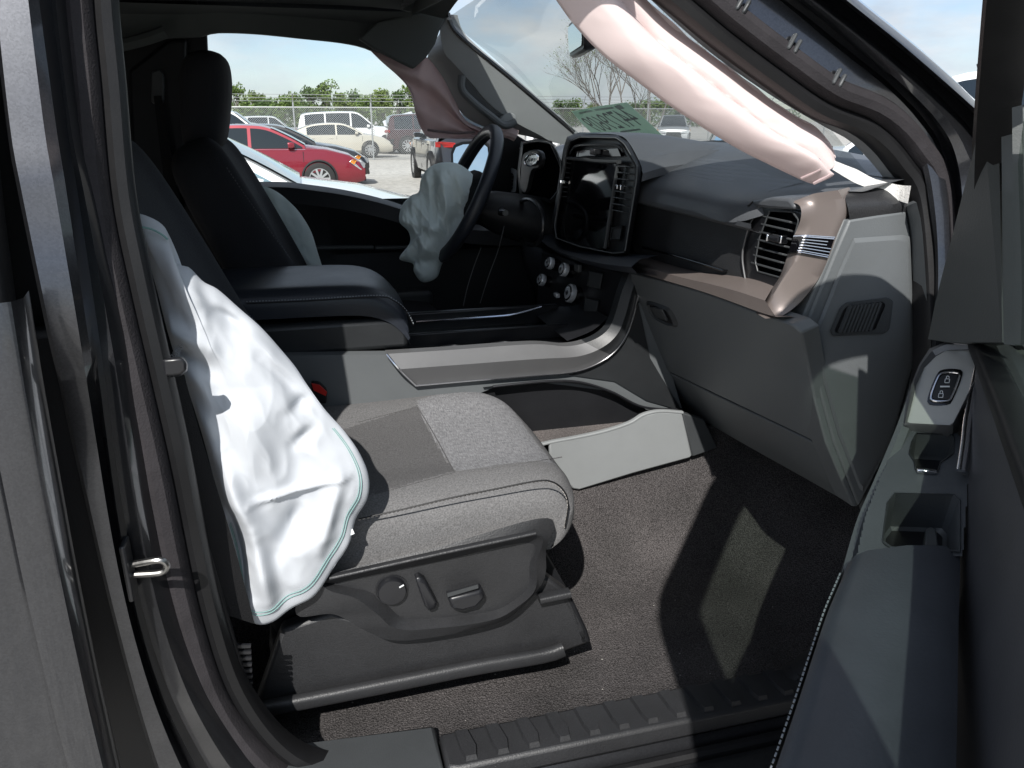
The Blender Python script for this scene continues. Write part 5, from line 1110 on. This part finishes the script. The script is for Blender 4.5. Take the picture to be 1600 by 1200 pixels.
P('pocket_tab', prism([onarm(u, v, -.03) for u, v in ((1446, 826), (1455, 822), (1464, 828), (1468, 862), (1444, 860))], (0, 0, -.02)), M['greyd'], door, bevel=.002)
# armrest pad
pad_l = [(1325, 880, 1.062), (1312, 912, 1.058), (1292, 960, 1.05), (1272, 1020, 1.04), (1246, 1100, 1.03), (1212, 1200, 1.02), (1190, 1262, 1.015)]
pad_r = [(1500, 868, 1.07), (1500, 900, 1.068), (1498, 960, 1.062), (1497, 1020, 1.055), (1496, 1100, 1.045), (1494, 1200, 1.035), (1493, 1262, 1.03)]
pl0 = spl([PZ(*q) for q in pad_l], 50); pr0 = spl([PZ(*q) for q in pad_r], 50)
pr_ = [[q+V3((0, 0, -.10))-DN_*.05 for q in pl0], [q+V3((0, 0, -.045))-DN_*.006 for q in pl0], pl0]
for f, h in ((.06, .010), (.16, .015), (.5, .018), (.85, .014), (1.0, .0)): pr_.append([a.lerp(b, f)+V3((0, 0, h)) for a, b in zip(pl0, pr0)])
pr_.append([q+V3((0, 0, -.08)) for q in pr0])
pad_g = loft(pr_, False, False)
n0 = len(pl0)
pad_g = (pad_g[0], pad_g[1]+[tuple(i*n0 for i in range(len(pr_)))])
pd = P('armrest_pad', pad_g, M['doorpad'], door, ang=40, label='black padded armrest of the open door')
P('stitching', stitches([q+V3((0, 0, .003))+DN_*.003 for q in pl0[4:]], 44, .0016), M['threadg'], door)
P('arm_lower', loft([[q+V3((0, 0, -.006))+DN_*.003 for q in pl0], [q+V3((0, 0, -.04))+DN_*.002 for q in pl0], [q+V3((0, 0, -.12))-DN_*.02 for q in pl0], [q+V3((0, 0, -.30))-DN_*.05 for q in pl0]], False), M['greyd'], door)
# upper pad of the trim, bulging at the right
up0 = [[DP(*q) for q in ((1548, 560, .12), (1536, 620, .17), (1530, 690, .24), (1540, 718, .27), (1572, 724, .30), (1592, 740, .33))],
       [DP(*q)+DN_*.004 for q in ((1570, 550, .13), (1570, 620, .19), (1572, 680, .25), (1580, 700, .28), (1600, 710, .31), (1620, 725, .34))],
       [DP(*q) for q in ((1640, 545, .16), (1660, 620, .22), (1670, 680, .27), (1680, 700, .30), (1690, 705, .33), (1700, 720, .36))]]
P('upper_trim_pad', thick(net(up0, 24, 14), DN_*-.03), M['sail'], door, ang=50)

# driver's outside mirror seen past the wheel
omn = V3((-.85, -.50, .13)).normalized()
def OM(u, v, h=0): return PN(u, v, PY(735, 262, 1.0)+omn*h, omn)
mo = [(709, 226), (722, 221), (758, 219), (766, 226), (768, 240), (764, 292), (756, 300), (712, 302), (705, 292), (704, 238)]
om = P('outside_mirror', loft([lin(*[OM(u, v, 0) for u, v in mo], n=48), lin(*[OM(u, v, -.03) for u, v in mo], n=48), lin(*[OM(736+(u-736)*.8, 261+(v-261)*.85, -.10) for u, v in mo], n=48)], True, True), M['blk'], bevel=.003, label='black outside mirror of the driver door')
P('mirror_glass', prism([OM(736+(u-736)*.86, 261+(v-261)*.88, .003) for u, v in mo], omn*.001), M['mirror'], om)
P('mirror_patch', prism([PY(u, v, .765) for u, v in ((772, 196), (800, 206), (826, 222), (826, 330), (764, 345), (768, 250))], (0, .02, 0)), M['blk'], ddoor, bevel=.004)
P('mirror_arm', box((.56, .9, 1.29), (.05, .22, .06)), M['blk'], om, bevel=.01)

# ================================================================== paper on the windshield
p0 = V3((.80, .2, 1.64)); 
wpn = V3((.345, 0, .52)).normalized()
def W(u, v, h=0): return PN(u, v, V3((.80, .1, 1.628))+wpn*h, wpn)
shp = [(893, 174), (936, 166), (979, 160), (1008, 186), (1046, 222), (985, 222), (930, 214), (910, 194)]
pm_ = fabric('paper_green', (.50, .64, .55), 60, .05, .6, .15)
sheet = ob('lot_sheet', prism([W(u, v) for u, v in shp], wpn*.0006), pm_); tag(sheet, 'translucent green lot number sheet stuck to the windshield above the screen', 'paper sheet')
tx = text_mesh('44729609', 1.0, .0)
c0, c1 = W(922, 197, -.0015), W(994, 183, -.0015)
exx = (c0-c1).normalized(); cc = (c0+c1)/2; eyy = wpn.cross(exx); 
if eyy.z < 0: eyy = -eyy
xs_ = [q.x for q in tx[0]]; sx = (c0-c1).length/(max(xs_)-min(xs_)); sy = sx*.95
ob('lettering', ([cc+exx*(q.x*sx)+eyy*(q.y*sy)-wpn*.0005 for q in tx[0]], tx[1]), mat('ink', (.07, .10, .09), .8), sheet)
for k, (a, b) in enumerate((((905, 177), (925, 173)), ((930, 172), (958, 168)), ((963, 169), (972, 166)), ((935, 209), (962, 207)), ((970, 206), (1000, 202)))):
    ob('print_line', bar(W(*a, -.001), W(*b, -.001), .008 if k != 2 else .018, .0006, tuple(wpn)), mat('ink_soft', (.36, .48, .41), .8), sheet)

# ================================================================== PARKED CARS
tyre_m = mat('tyre', (.02, .02, .02), .8); rim_m = mat('alloy', (.62, .62, .62), .3, .8); dark_m = mat('car_dark', (.012, .012, .013), .5)
lamp_m = mat('lamp_clear', (.75, .77, .78), .15, .3); amber_m = mat('lamp_amber', (.75, .28, .04), .25); tail_m = mat('lamp_red', (.5, .012, .012), .2, coat=.5)
carglass = mat('car_glass', (.012, .018, .022), .05, coat=.7); carglass2 = mat('car_glass_sky', (.16, .24, .28), .06, coat=.8)
SED = dict(L=4.85, W=1.84, rl=[(-1.78, 1.10), (-1.35, 1.28), (-.95, 1.40), (-.45, 1.455), (0, 1.46), (.38, 1.42), (.80, 1.24), (1.16, 1.04)], zb=.96, wr=.58, deck=[(-2.42, .55), (-2.40, .90), (-2.30, 1.04), (-1.95, 1.09), (-1.75, 1.08), (0, .98), (1.15, 1.02), (1.65, .95), (2.1, .83), (2.33, .68), (2.42, .50)], wheels=(1.42, -1.40), r=.335, pil=(.02,), c0=-1.25)
SUVP = dict(L=4.9, W=1.94, rl=[(-2.30, 1.18), (-2.22, 1.50), (-2.05, 1.70), (-1.2, 1.78), (-.3, 1.80), (.25, 1.76), (.62, 1.50), (.98, 1.20)], zb=1.10, wr=.68, deck=[(-2.42, .6), (-2.40, 1.0), (-2.32, 1.16), (-1.9, 1.14), (0, 1.10), (.95, 1.18), (1.5, 1.15), (2.1, 1.06), (2.38, .88), (2.45, .55)], wheels=(1.52, -1.45), r=.385, pil=(-.05, -1.15), c0=-2.05)
PIC = dict(L=5.8, W=2.0, rl=[(-.95, 1.16), (-.90, 1.55), (-.78, 1.80), (-.2, 1.88), (.35, 1.86), (.70, 1.66), (1.22, 1.26)], zb=1.16, wr=.66, deck=[(-2.90, .7), (-2.88, 1.20), (-2.7, 1.25), (-1.0, 1.25), (0, 1.14), (1.2, 1.24), (1.8, 1.24), (2.5, 1.17), (2.80, 1.0), (2.86, .6)], wheels=(1.9, -1.75), r=.41, pil=(.05,), c0=-.78)
def interp(pts, x):
    if x <= pts[0][0]: return pts[0][1]
    for (a, b), (c, d) in zip(pts, pts[1:]):
        if a <= x <= c: return b+(d-b)*(x-a)/max(1e-6, c-a)
    return pts[-1][1]
def car(name, loc, head, S_, pm_, label, group=None, gl=None, wreck=False, tail=True, cat_='car', rack=False, sz=1.0):
    c = emp(name, (loc[0], loc[1], 0), label, cat_, group); c.rotation_euler = (0, 0, R(head)); c.scale = (sz, sz, sz)
    gl = gl or carglass; hw = S_['W']/2; dk = S_['deck']; x0, x1 = dk[0][0], dk[-1][0]; zb = S_['zb']; wr = S_['wr']; rl = S_['rl']; zr = max(z for _, z in rl); mats_ = pm_
    def wf(x): t = (x-x0)/(x1-x0)*2-1; return hw*(1-.10*abs(t)**4-.06*max(0, abs(t)-.85)/.15)
    rows_ = []
    N = 44
    for i in range(N+1):
        x = x0+(x1-x0)*(i/N); zt_ = interp(dk, x); w_ = wf(x); e = 1-max(0, (abs((x-x0)/(x1-x0)*2-1)-.9)/.1)*.25
        zl = .22+.10*(1-e)*2; zs = min(zb-.02, zt_-.03)
        half = [(0, zl), (w_*.86, zl), (w_*.97, zl+.10), (w_, .55*e+.5*(1-e)), (w_*.985, (zs+.55)/2), (w_*.965, zs-.015), (w_*.93, zs+.01), (w_*.80, max(zs+.02, zt_-.02)), (w_*.4, zt_+.012), (0, zt_+.018)]
        rows_.append([V3((x, y, z)) for y, z in half]+[V3((x, -y, z)) for y, z in half[-2:0:-1]])
    ob('body', loft(rows_, True, True), mats_, c, ang=38)
    def wy_(z): return wr+(hw*.90-wr)*max(0, (zr-z))/(zr-zb)
    R_ = [(q.x, q.z) for q in cat([V3((x, 0, z)) for x, z in rl], 5)]
    ob('roof', loft([[V3((x, wy_(z)*f, z+.03*(1-f*f)-.02)) for f in (-1, -.85, -.5, 0, .5, .85, 1)] for x, z in R_], False), mats_, c, ang=60)
    for s in (1, -1):                                  # painted side of the cabin and glass panes set proud of it
        pts = [V3((x, s*wy_(z), z-.02)) for x, z in R_]; low = [V3((x, s*wy_(zb-.06), zb-.06)) for x, z in R_]
        ob('cabin_side', loft([pts, low], False), mats_, c)
        cuts = [S_['c0']]+sorted(S_['pil'])+[rl[-1][0]-.02]
        for a, b in zip(cuts, cuts[1:]):
            xs_ = [a+.035+(b-a-.07)*k/10 for k in range(11)]; up_, lo2 = [], []
            for x in xs_:
                zz = max(zb+.012, interp(R_, x)-.075); up_.append(V3((x, s*(wy_(zz)+.006), zz))); lo2.append(V3((x, s*(wy_(zb+.01)+.006), zb+.01)))
            ob('side_window', loft([up_, lo2], False), gl, c)
    k = max(range(len(R_)), key=lambda i: R_[i][1]); fr_ = [(x, z) for x, z in R_[k:] if z < zr-.045]; re_ = [(x, z) for x, z in R_[:k] if z < zr-.06 and z > zb+.08]
    for nm, q in (('front_glass', fr_), ('rear_glass', re_)):
        if len(q) > 1: ob(nm, loft([[V3((x+(.012 if nm[0] == 'f' else -.012), wy_(z)*f*.90, z+.03*(1-f*f*.8)-.008)) for f in (-1, -.5, 0, .5, 1)] for x, z in q], False), gl, c)
    r = S_['r']; ry = hw*.97
    for x in S_['wheels']:
        for s in (1, -1):
            ob('wheel_arch', lathe((x, s*(ry-.12), r+.02), (0, s, 0), ((r+.045, 0), (r+.05, .16), (r+.02, .165), (r*.9, .10)), 28), dark_m, c)
            t_ = ob('wheel', lathe((x, s*(ry-.16), r), (0, s, 0), ((r*.9, 0), (r, .02), (r, .19), (r*.93, .205), (r*.68, .205), (r*.66, .17)), 28), tyre_m, c)
            sp_ = ([], [])
            for kk in range(10):
                a = 2*math.pi*kk/10; u = V3((math.cos(a), 0, math.sin(a))); sp_ = join(sp_, bar(V3((x, s*(ry+.025), r))+u*.04, V3((x, s*(ry+.02), r))+u*r*.66, .045, .03, (0, 1, 0)))
            sp_ = join(sp_, lathe((x, s*(ry-.02), r), (0, s, 0), ((r*.70, 0), (r*.70, .055), (r*.62, .055), (r*.62, 0)), 24), lathe((x, s*(ry), r), (0, s, 0), ((.06, 0), (.06, .035)), 12))
            ob('rim', sp_, rim_m, t_)
    zf = interp(dk, x1-.12); zh = interp(dk, x1-.25)
    if not wreck:
        for s in (1, -1):
            h = [V3((x1+.012, s*hw*.42, zf-.10)), V3((x1-.02, s*hw*.66, zf-.06)), V3((x1-.28, s*hw*.955, zh-.055)), V3((x1-.36, s*hw*.96, zh-.10)), V3((x1-.10, s*hw*.87, zf-.20)), V3((x1+.012, s*hw*.45, zf-.17))]
            hl_ = ob('headlight', prism(h, (.018, s*.014, .006)), lamp_m, c, bevel=.008)
            ob('amber_lamp', prism([h[2]+V3((.02, s*.016, .006)), h[3]+V3((.02, s*.016, .004)), h[3].lerp(h[4], .35)+V3((.022, s*.014, .006)), h[2].lerp(h[1], .3)+V3((.02, s*.014, .008))], (.006, s*.008, 0)), amber_m, hl_)
        ob('grille', prism([V3((x1-.03, y, z)) for y, z in ((-.55*hw, .40), (.55*hw, .40), (.40*hw, zf-.12), (-.40*hw, zf-.12))], (.07, 0, 0)), dark_m, c, bevel=.02)
        ob('lower_intake', prism([V3((x1-.04, y, z)) for y, z in ((-.75*hw, .26), (.75*hw, .26), (.70*hw, .36), (-.70*hw, .36))], (.06, 0, 0)), dark_m, c, bevel=.02)
    else:
        rnd = random.Random(3); g_ = ([], [])
        for _ in range(26): g_ = join(g_, bar((x1-.45+rnd.random()*.5, (rnd.random()*2-1)*hw*.9, .3+rnd.random()*.45), (x1-.35+rnd.random()*.5, (rnd.random()*2-1)*hw*.9, .3+rnd.random()*.45), .08, .06))
        ob('crumpled_front', g_, dark_m, c)
    xr_ = x0; zt2 = interp(dk, x0+.1)
    for s in (1, -1): ob('tail_light', prism([V3((xr_-.012, s*hw*.5, zt2-.12)), V3((xr_-.012, s*hw*.82, zt2-.09)), V3((xr_+.18, s*hw*.955, zt2-.10)), V3((xr_+.18, s*hw*.955, zt2-.22)), V3((xr_-.012, s*hw*.5, zt2-.22))], (-.02, s*.015, 0)), tail_m, c, bevel=.008)
    ob('rear_bumper', prism([V3((xr_+.02, y, z)) for y, z in ((-.8*hw, .30), (.8*hw, .30), (.78*hw, .46), (-.78*hw, .46))], (-.06, 0, 0)), dark_m, c, bevel=.02)
    for s in (1, -1):
        mx_ = rl[-1][0]-.28; ob('door_mirror', loft([[V3((mx_+dx, s*(hw*.93+.04+a), zb+.08+b)) for a, b in rrect(.20*k_, .13*k_, .04*k_, 3)] for dx, k_ in ((-.07, .9), (0, 1), (.06, .7))], True, True), [mats_ if not isinstance(mats_, list) else mats_[0]], c)
        for hx in (S_['pil'][0]-.25, S_['pil'][0]-1.0): ob('door_handle', box((hx, s*(hw*.985), zb-.13), (.18, .03, .025)), mats_, c, bevel=.008)
        ob('window_trim', tube([V3((x, s*(wy_(zb-.02)+.012), zb-.015)) for x in (S_['c0'], rl[-1][0])], .009, 6), M['chrome'], c)
        for dx in S_['pil']+(rl[-1][0]-.05,): ob('door_gap', bar((dx, s*(hw*.992), .36), (dx, s*(hw*.975), zb-.05), .006, .012, (1, 0, 0)), dark_m, c)
    if rack:
        for s in (1, -1): ob('roof_rail', tube(spl([V3((-1.7, s*wr*.95, zr)), V3((-1.6, s*wr*.95, zr+.07)), V3((-.2, s*wr*.95, zr+.07)), V3((.1, s*wr*.95, zr+.0))], 20), .03, 8), dark_m, c)
        ob('roof_pod', loft([[V3((x, y*.6, zr+.06+h)) for y in (-.6, -.3, .3, .6)] for x, h in ((-.55, 0), (-.5, .10), (-.2, .12), (-.1, .0))], False), dark_m, c)
    return c
W_ = paint('paint_white', (.82, .83, .83)); RED = paint('paint_red', (.23, .010, .024), .3); BLK = paint('paint_black', (.012, .012, .014)); BEI = paint('paint_beige', (.60, .56, .47), .2)
MAR = paint('paint_maroon', (.055, .02, .022), .3); GRY = paint('paint_grey', (.16, .165, .17), .5); SIL = paint('paint_silver', (.45, .46, .46), .6)
# beside the truck
wcar = car('white_car', (-1.25, 5.0), 0, SED, W_, 'white sedan parked close beside the driver door, hood and windshield in view', gl=carglass2, sz=1.05)
blue_ink = mat('window_marker', (.06, .16, .42), .7)
for k in range(6): ob('marker_line', bar((.86-.035*k-.1, -.55+.10*k, 1.20), (.86-.035*k-.1, -.48+.10*k, 1.21), .05, .004, (.6, 0, .8)), blue_ink, wcar)
rcar = car('red_car', (-1.05, 17.0), 0, SED, RED, 'red sedan with chrome wheels parked across the gravel')
bcar = car('black_car', (-.78, 19.3), 0, SED, BLK, 'black sedan parked behind the red sedan')
car('white_suv', (-2.1, 23.6), 0, SUVP, W_, 'white SUV parked left of the black sedan in front of the fence', sz=1.03, cat_='SUV')
car('black_suv', (4.05, 19.4), 90, SUVP, BLK, 'black SUV with red tail lights seen from behind past the steering wheel', cat_='SUV')
# behind the fence
car('beige_car', (1.55, 34.6), 0, SED, BEI, 'beige sedan with a crushed front behind the fence', wreck=True)
wsuv = car('white_suv', (2.55, 39.2), 0, SUVP, W_, 'white SUV with a bent up hood behind the beige sedan', sz=1.1, cat_='SUV', wreck=True)
ob('bent_hood', prism([V3((1.4, -.9, 1.18)), V3((2.4, -.92, 1.02)), V3((2.75, -.95, 1.62)), V3((2.0, -.95, 1.42))], (0, .9, .2)), W_, wsuv, bevel=.02)
car('maroon_suv', (6.6, 38.2), 0, SUVP, MAR, 'dark maroon SUV behind the fence next to the white SUV', sz=1.05, cat_='SUV')
for k, (x, y, s_, l_) in enumerate(((-2.2, 37.2, SED, 'white sedan behind the fence just left of the beige sedan'), (-4.5, 41.5, SED, 'white sedan behind the fence second from the beige sedan'), (-1.5, 45.5, SUVP, 'silver SUV far behind the fence above the beige sedan'), (-8.5, 39.0, SUVP, 'white SUV behind the fence furthest to the left'))):
    car('far_car', (x, y), 0, s_, (W_, W_, SIL, W_)[k], l_, 'cars behind the chain link fence')
# ahead of the truck
car('grey_pickup', (22.6, 44.5), -115, PIC, SIL, 'grey pickup facing the camera beyond the paper sheet', cat_='pickup')
car('white_pickup', (22.6, 51.5), -118, PIC, W_, 'white pickup just beyond the paper sheet, left of the grey pickup', cat_='pickup')
car('white_pickup', (13.6, 42.0), -112, PIC, W_, 'white pickup between the pillar and the paper sheet', cat_='pickup')
car('white_suv', (30.0, 47.0), -120, SUVP, W_, 'white SUV to the right of the grey pickup', cat_='SUV')
car('silver_car', (9.2, 13.6), -118, SED, SIL, 'silver sedan with a blue reflection coloured into its windshield, seen over the dash', gl=mat('car_glass_blue_reflection', (.16, .30, .45), .08, coat=.8))  # the windshield's reflection is put into the glass colour
car('white_suv', (6.3, 4.4), 125, SUVP, W_, 'white SUV with black roof rails beyond the open door', sz=1.09, rack=True, cat_='SUV')

# ================================================================== FENCE
galv = mat('galvanised', (.42, .43, .43), .45, .6)
fen = emp('chain_link_fence', (0, 31.8, 0), 'chain link fence with barbed wire behind the red sedan', 'fence')
FX0, FX1 = -26.0, 40.0
def fob(n_, g_, m_): o = ob(n_, g_, m_, fen); o.matrix_parent_inverse = Matrix.Translation((0, -31.8, 0)); return o
kx = 2.93
k = 0
x = kx-3.05*9
while x < FX1:
    fob('fence_post', tube([V3((x, 31.8, 0)), V3((x, 31.8, 2.25))], .032, 8), galv); fob('barb_arm', tube([V3((x, 31.8, 2.22)), V3((x, 31.55, 2.55))], .018, 6), galv); x += 3.05
fob('top_rail', tube([V3((FX0, 31.8, 2.05)), V3((FX1, 31.8, 2.05))], .024, 6), galv)
for h, d in ((2.28, .05), (2.40, .14), (2.52, .23)): fob('barbed_wire', tube([V3((FX0, 31.8-d, h)), V3((FX1, 31.8-d, h))], .009, 4), galv)
fv, ff = [], []
sp = .085; zt1 = 2.05
n_ = int((FX1-FX0+zt1)/sp)
for i in range(n_):
    for s in (1, -1):
        xa = FX0+i*sp-(zt1 if s > 0 else 0); a = V3((xa, 31.78, .02)); b = V3((xa+s*zt1 if s > 0 else xa-zt1, 31.78, zt1))
        if min(a.x, b.x) < FX0 or max(a.x, b.x) > FX1: continue
        o_ = len(fv); t = V3((b.z-a.z, 0, -(b.x-a.x))).normalized()*.0042; y = V3((0, .005, 0))
        fv += [a-t, a+t, a+y, b-t, b+t, b+y]; ff += [(o_, o_+1, o_+4, o_+3), (o_+1, o_+2, o_+5, o_+4), (o_+2, o_, o_+3, o_+5)]
o = fob('wire_mesh', (fv, ff), galv); tag(o, kind='stuff')

# ================================================================== TREES
leafs = []
for i, (c1, c2) in enumerate((((.12, .18, .035), (.06, .10, .018)), ((.15, .20, .05), (.08, .12, .026)), ((.09, .145, .04), (.04, .075, .018)))):
    leafs.append(mat('leaves', c1, .7, var=(.9, .5), col2=c2))
bark = mat('bark', (.16, .14, .12), .9, var=(6, .4)); barkp = mat('bark_pale', (.20, .18, .16), .9, var=(6, .4))
def leafy(name, loc, h, w_, lm, label, seed, nl=1500, leaf=.55, group='trees along the horizon'):
    rnd = random.Random(seed); t = emp(name, loc, label, 'tree', group)
    paths = [tube(spl([V3((0, 0, 0)), V3((rnd.uniform(-.2, .2), 0, h*.35)), V3((rnd.uniform(-.4, .4), 0, h*.8))], 8), .04*h/2, 6)]
    cl = []
    for _ in range(16):
        a = rnd.uniform(0, 6.28); rr = (rnd.random()**.6)*w_*.5; z = h*(.30+.62*rnd.random()); k = 1-abs((z/h)-.5)*.9
        cl.append((V3((math.cos(a)*rr*k, math.sin(a)*rr*k, z)), w_*rnd.uniform(.14, .26)))
    cl.append((V3((0, 0, h*.9)), w_*.16))
    for c, r in cl[:7]: paths.append(tube([V3((0, 0, h*.3)), c], .05, 4))
    ob('trunk', join(*paths), bark, t)
    v, f = [], []
    for _ in range(nl):
        c, r = rnd.choice(cl); d = V3((rnd.gauss(0, 1), rnd.gauss(0, 1), rnd.gauss(0, .8))).normalized()*(r*rnd.random()**.35)
        p = c+d; a = V3((rnd.gauss(0, 1), rnd.gauss(0, 1), rnd.gauss(0, 1))).normalized(); b = a.orthogonal().normalized(); s = leaf*rnd.uniform(.5, 1.1)
        o_ = len(v); v += [p-a*s*.5, p+b*s*.28, p+a*s*.5, p-b*s*.28]; f.append((o_, o_+1, o_+2, o_+3))
    ob('crown', (v, f), lm, t, smooth=False)
    return t
rnd = random.Random(11)
names = ('broad', 'tall', 'low', 'rounded', 'ragged', 'dense', 'narrow', 'spreading')
def hx(u, Yd): return PY(u, 190, Yd).x
spec = [(372, 8.6), (398, 8.2), (422, 5.8), (446, 6.6), (466, 7.2), (486, 8.4), (512, 9.4), (536, 7.8), (556, 8.0), (578, 7.4), (600, 8.0), (622, 7.8), (644, 9.4), (664, 9.8), (880, 6.0), (900, 6.6), (925, 5.4), (985, 5.6), (1010, 6.5), (1035, 6.8), (1060, 7.0), (1090, 6.8)]
ordn = ('first', 'second', 'third', 'fourth', 'fifth', 'sixth', 'seventh', 'eighth', 'ninth', 'tenth', 'eleventh', 'twelfth', 'thirteenth', 'fourteenth', 'fifteenth', 'sixteenth', 'seventeenth', 'eighteenth')
spec.sort()
na = nb = 0
for i, (u, h) in enumerate(spec):
    Yd = 190+rnd.uniform(-12, 12); kind = ('bright green', 'mid green', 'dark green')[i % 3]
    if u < 360 or (u > 680 and u < 860): lab_ = None
    if u < 800: lab_ = f'{kind} leafy tree on the horizon, {ordn[na]} from the left through the driver window'; na += 1
    else: lab_ = f'{kind} leafy tree on the horizon, {ordn[nb]} from the left through the windshield'; nb += 1
    leafy('green_tree', (hx(u, Yd), Yd, 0), h*1.02, 5.0+rnd.uniform(0, 2.5), leafs[i % 3], lab_, 40+i, 1300, .75)
vv, fv2 = [], []
rw = random.Random(77)
for _ in range(16000):
    u = rw.uniform(300, 1250); Yd = rw.uniform(212, 222); c = V3((hx(u, Yd), Yd, 0)); c.z = rw.random()**1.3*(5.2+1.3*noise.noise(V3((c.x*.09, 3, 1)))+.8*noise.noise(V3((c.x*.3, 1, 7))))
    a = V3((rw.gauss(0, 1), rw.gauss(0, 1), rw.gauss(0, 1))).normalized(); b_ = a.orthogonal().normalized(); s = .8*rw.uniform(.6, 1.2); o_ = len(vv)
    vv += [c-a*s*.5, c+b_*s*.3, c+a*s*.5, c-b_*s*.3]; fv2.append((o_, o_+1, o_+2, o_+3))
tl = ob('treeline', (vv, fv2), leafs[2], smooth=False); tag(tl, 'dense dark green wood along the horizon behind the trees', 'wood', kind='stuff')
def bare(name, loc, h, seed, label, lean_=0):
    rnd = random.Random(seed); t = emp(name, loc, label, 'tree', None); paths = []; tips = []
    def grow(p, d, ln, r, lv):
        pts = [p]; q = p
        for k in range(4):
            d = (d+V3((rnd.gauss(0, .10), rnd.gauss(0, .10), rnd.gauss(.02, .06)))).normalized(); q = q+d*ln/4; pts.append(q)
        fr = frames(pts, (.3, .2, .1)); rings = []
        for k, (pt, (tt, s, u)) in enumerate(zip(pts, fr)):
            rk = r*(1-.45*k/4); rings.append([pt+s*(rk*math.cos(a))+u*(rk*math.sin(a)) for a in (0, 1.57, 3.14, 4.71)])
        paths.append(loft(rings, True)); tips.append(q)
        if lv == 0: return
        for k in range(rnd.choice((3, 4)) if lv > 1 else 3):
            at__ = pts[rnd.choice((2, 3, 4, 4))]; a = rnd.uniform(0, 6.28); sp_ = rnd.uniform(.30, .75)
            nd = (d+V3((math.cos(a)*sp_, math.sin(a)*sp_, rnd.uniform(-.05, .3)))).normalized(); grow(at__, nd, ln*rnd.uniform(.55, .8), r*.5, lv-1)
    for k in range(2): grow(V3((k*.3, 0, 0)), V3((lean_+(k-.5)*.25, 0, 1)).normalized(), h*.36, .11, 5)
    ob('trunk', join2(paths), barkp, t)
    v, f = [], []
    for p in tips:
        if rnd.random() < .35:
            o_ = len(v); a = V3((rnd.gauss(0, 1), rnd.gauss(0, 1), rnd.gauss(0, 1))).normalized()*.05; b = a.orthogonal()*.8; v += [p-a, p+b, p+a, p-b]; f.append((o_, o_+1, o_+2, o_+3))
    ob('crown', (v, f), leafs[1], t, smooth=False)
def join2(ms):
    V, F = [], []
    for v, f in ms:
        o = len(V); V.extend(v); F.extend([tuple(i+o for i in q) for q in f])
    return V, F
bt0 = PY(965, 190, 52); bare('bare_tree', (bt0.x, 52, 0), 9.0, 5, 'slender bare tree leaning left behind the paper sheet', -.15)
bt1 = PY(1020, 190, 56); bare('bare_tree', (bt1.x, 56, 0), 10.0, 8, 'taller bare tree right of the leaning one beyond the windshield', -.02)
bt2 = PY(1065, 190, 60); bare('bare_tree', (bt2.x, 60, 0), 8.0, 14, 'bare tree beside the pink airbag above the grey pickup', .1)
bt3 = PY(938, 190, 66); bare('bare_tree', (bt3.x, 66, 0), 10.5, 21, 'small bare tree furthest left beyond the windshield', -.05)
bt4 = PY(1000, 190, 70); bare('bare_tree', (bt4.x, 70, 0), 12.0, 33, 'distant bare tree between the two tall ones', .04)
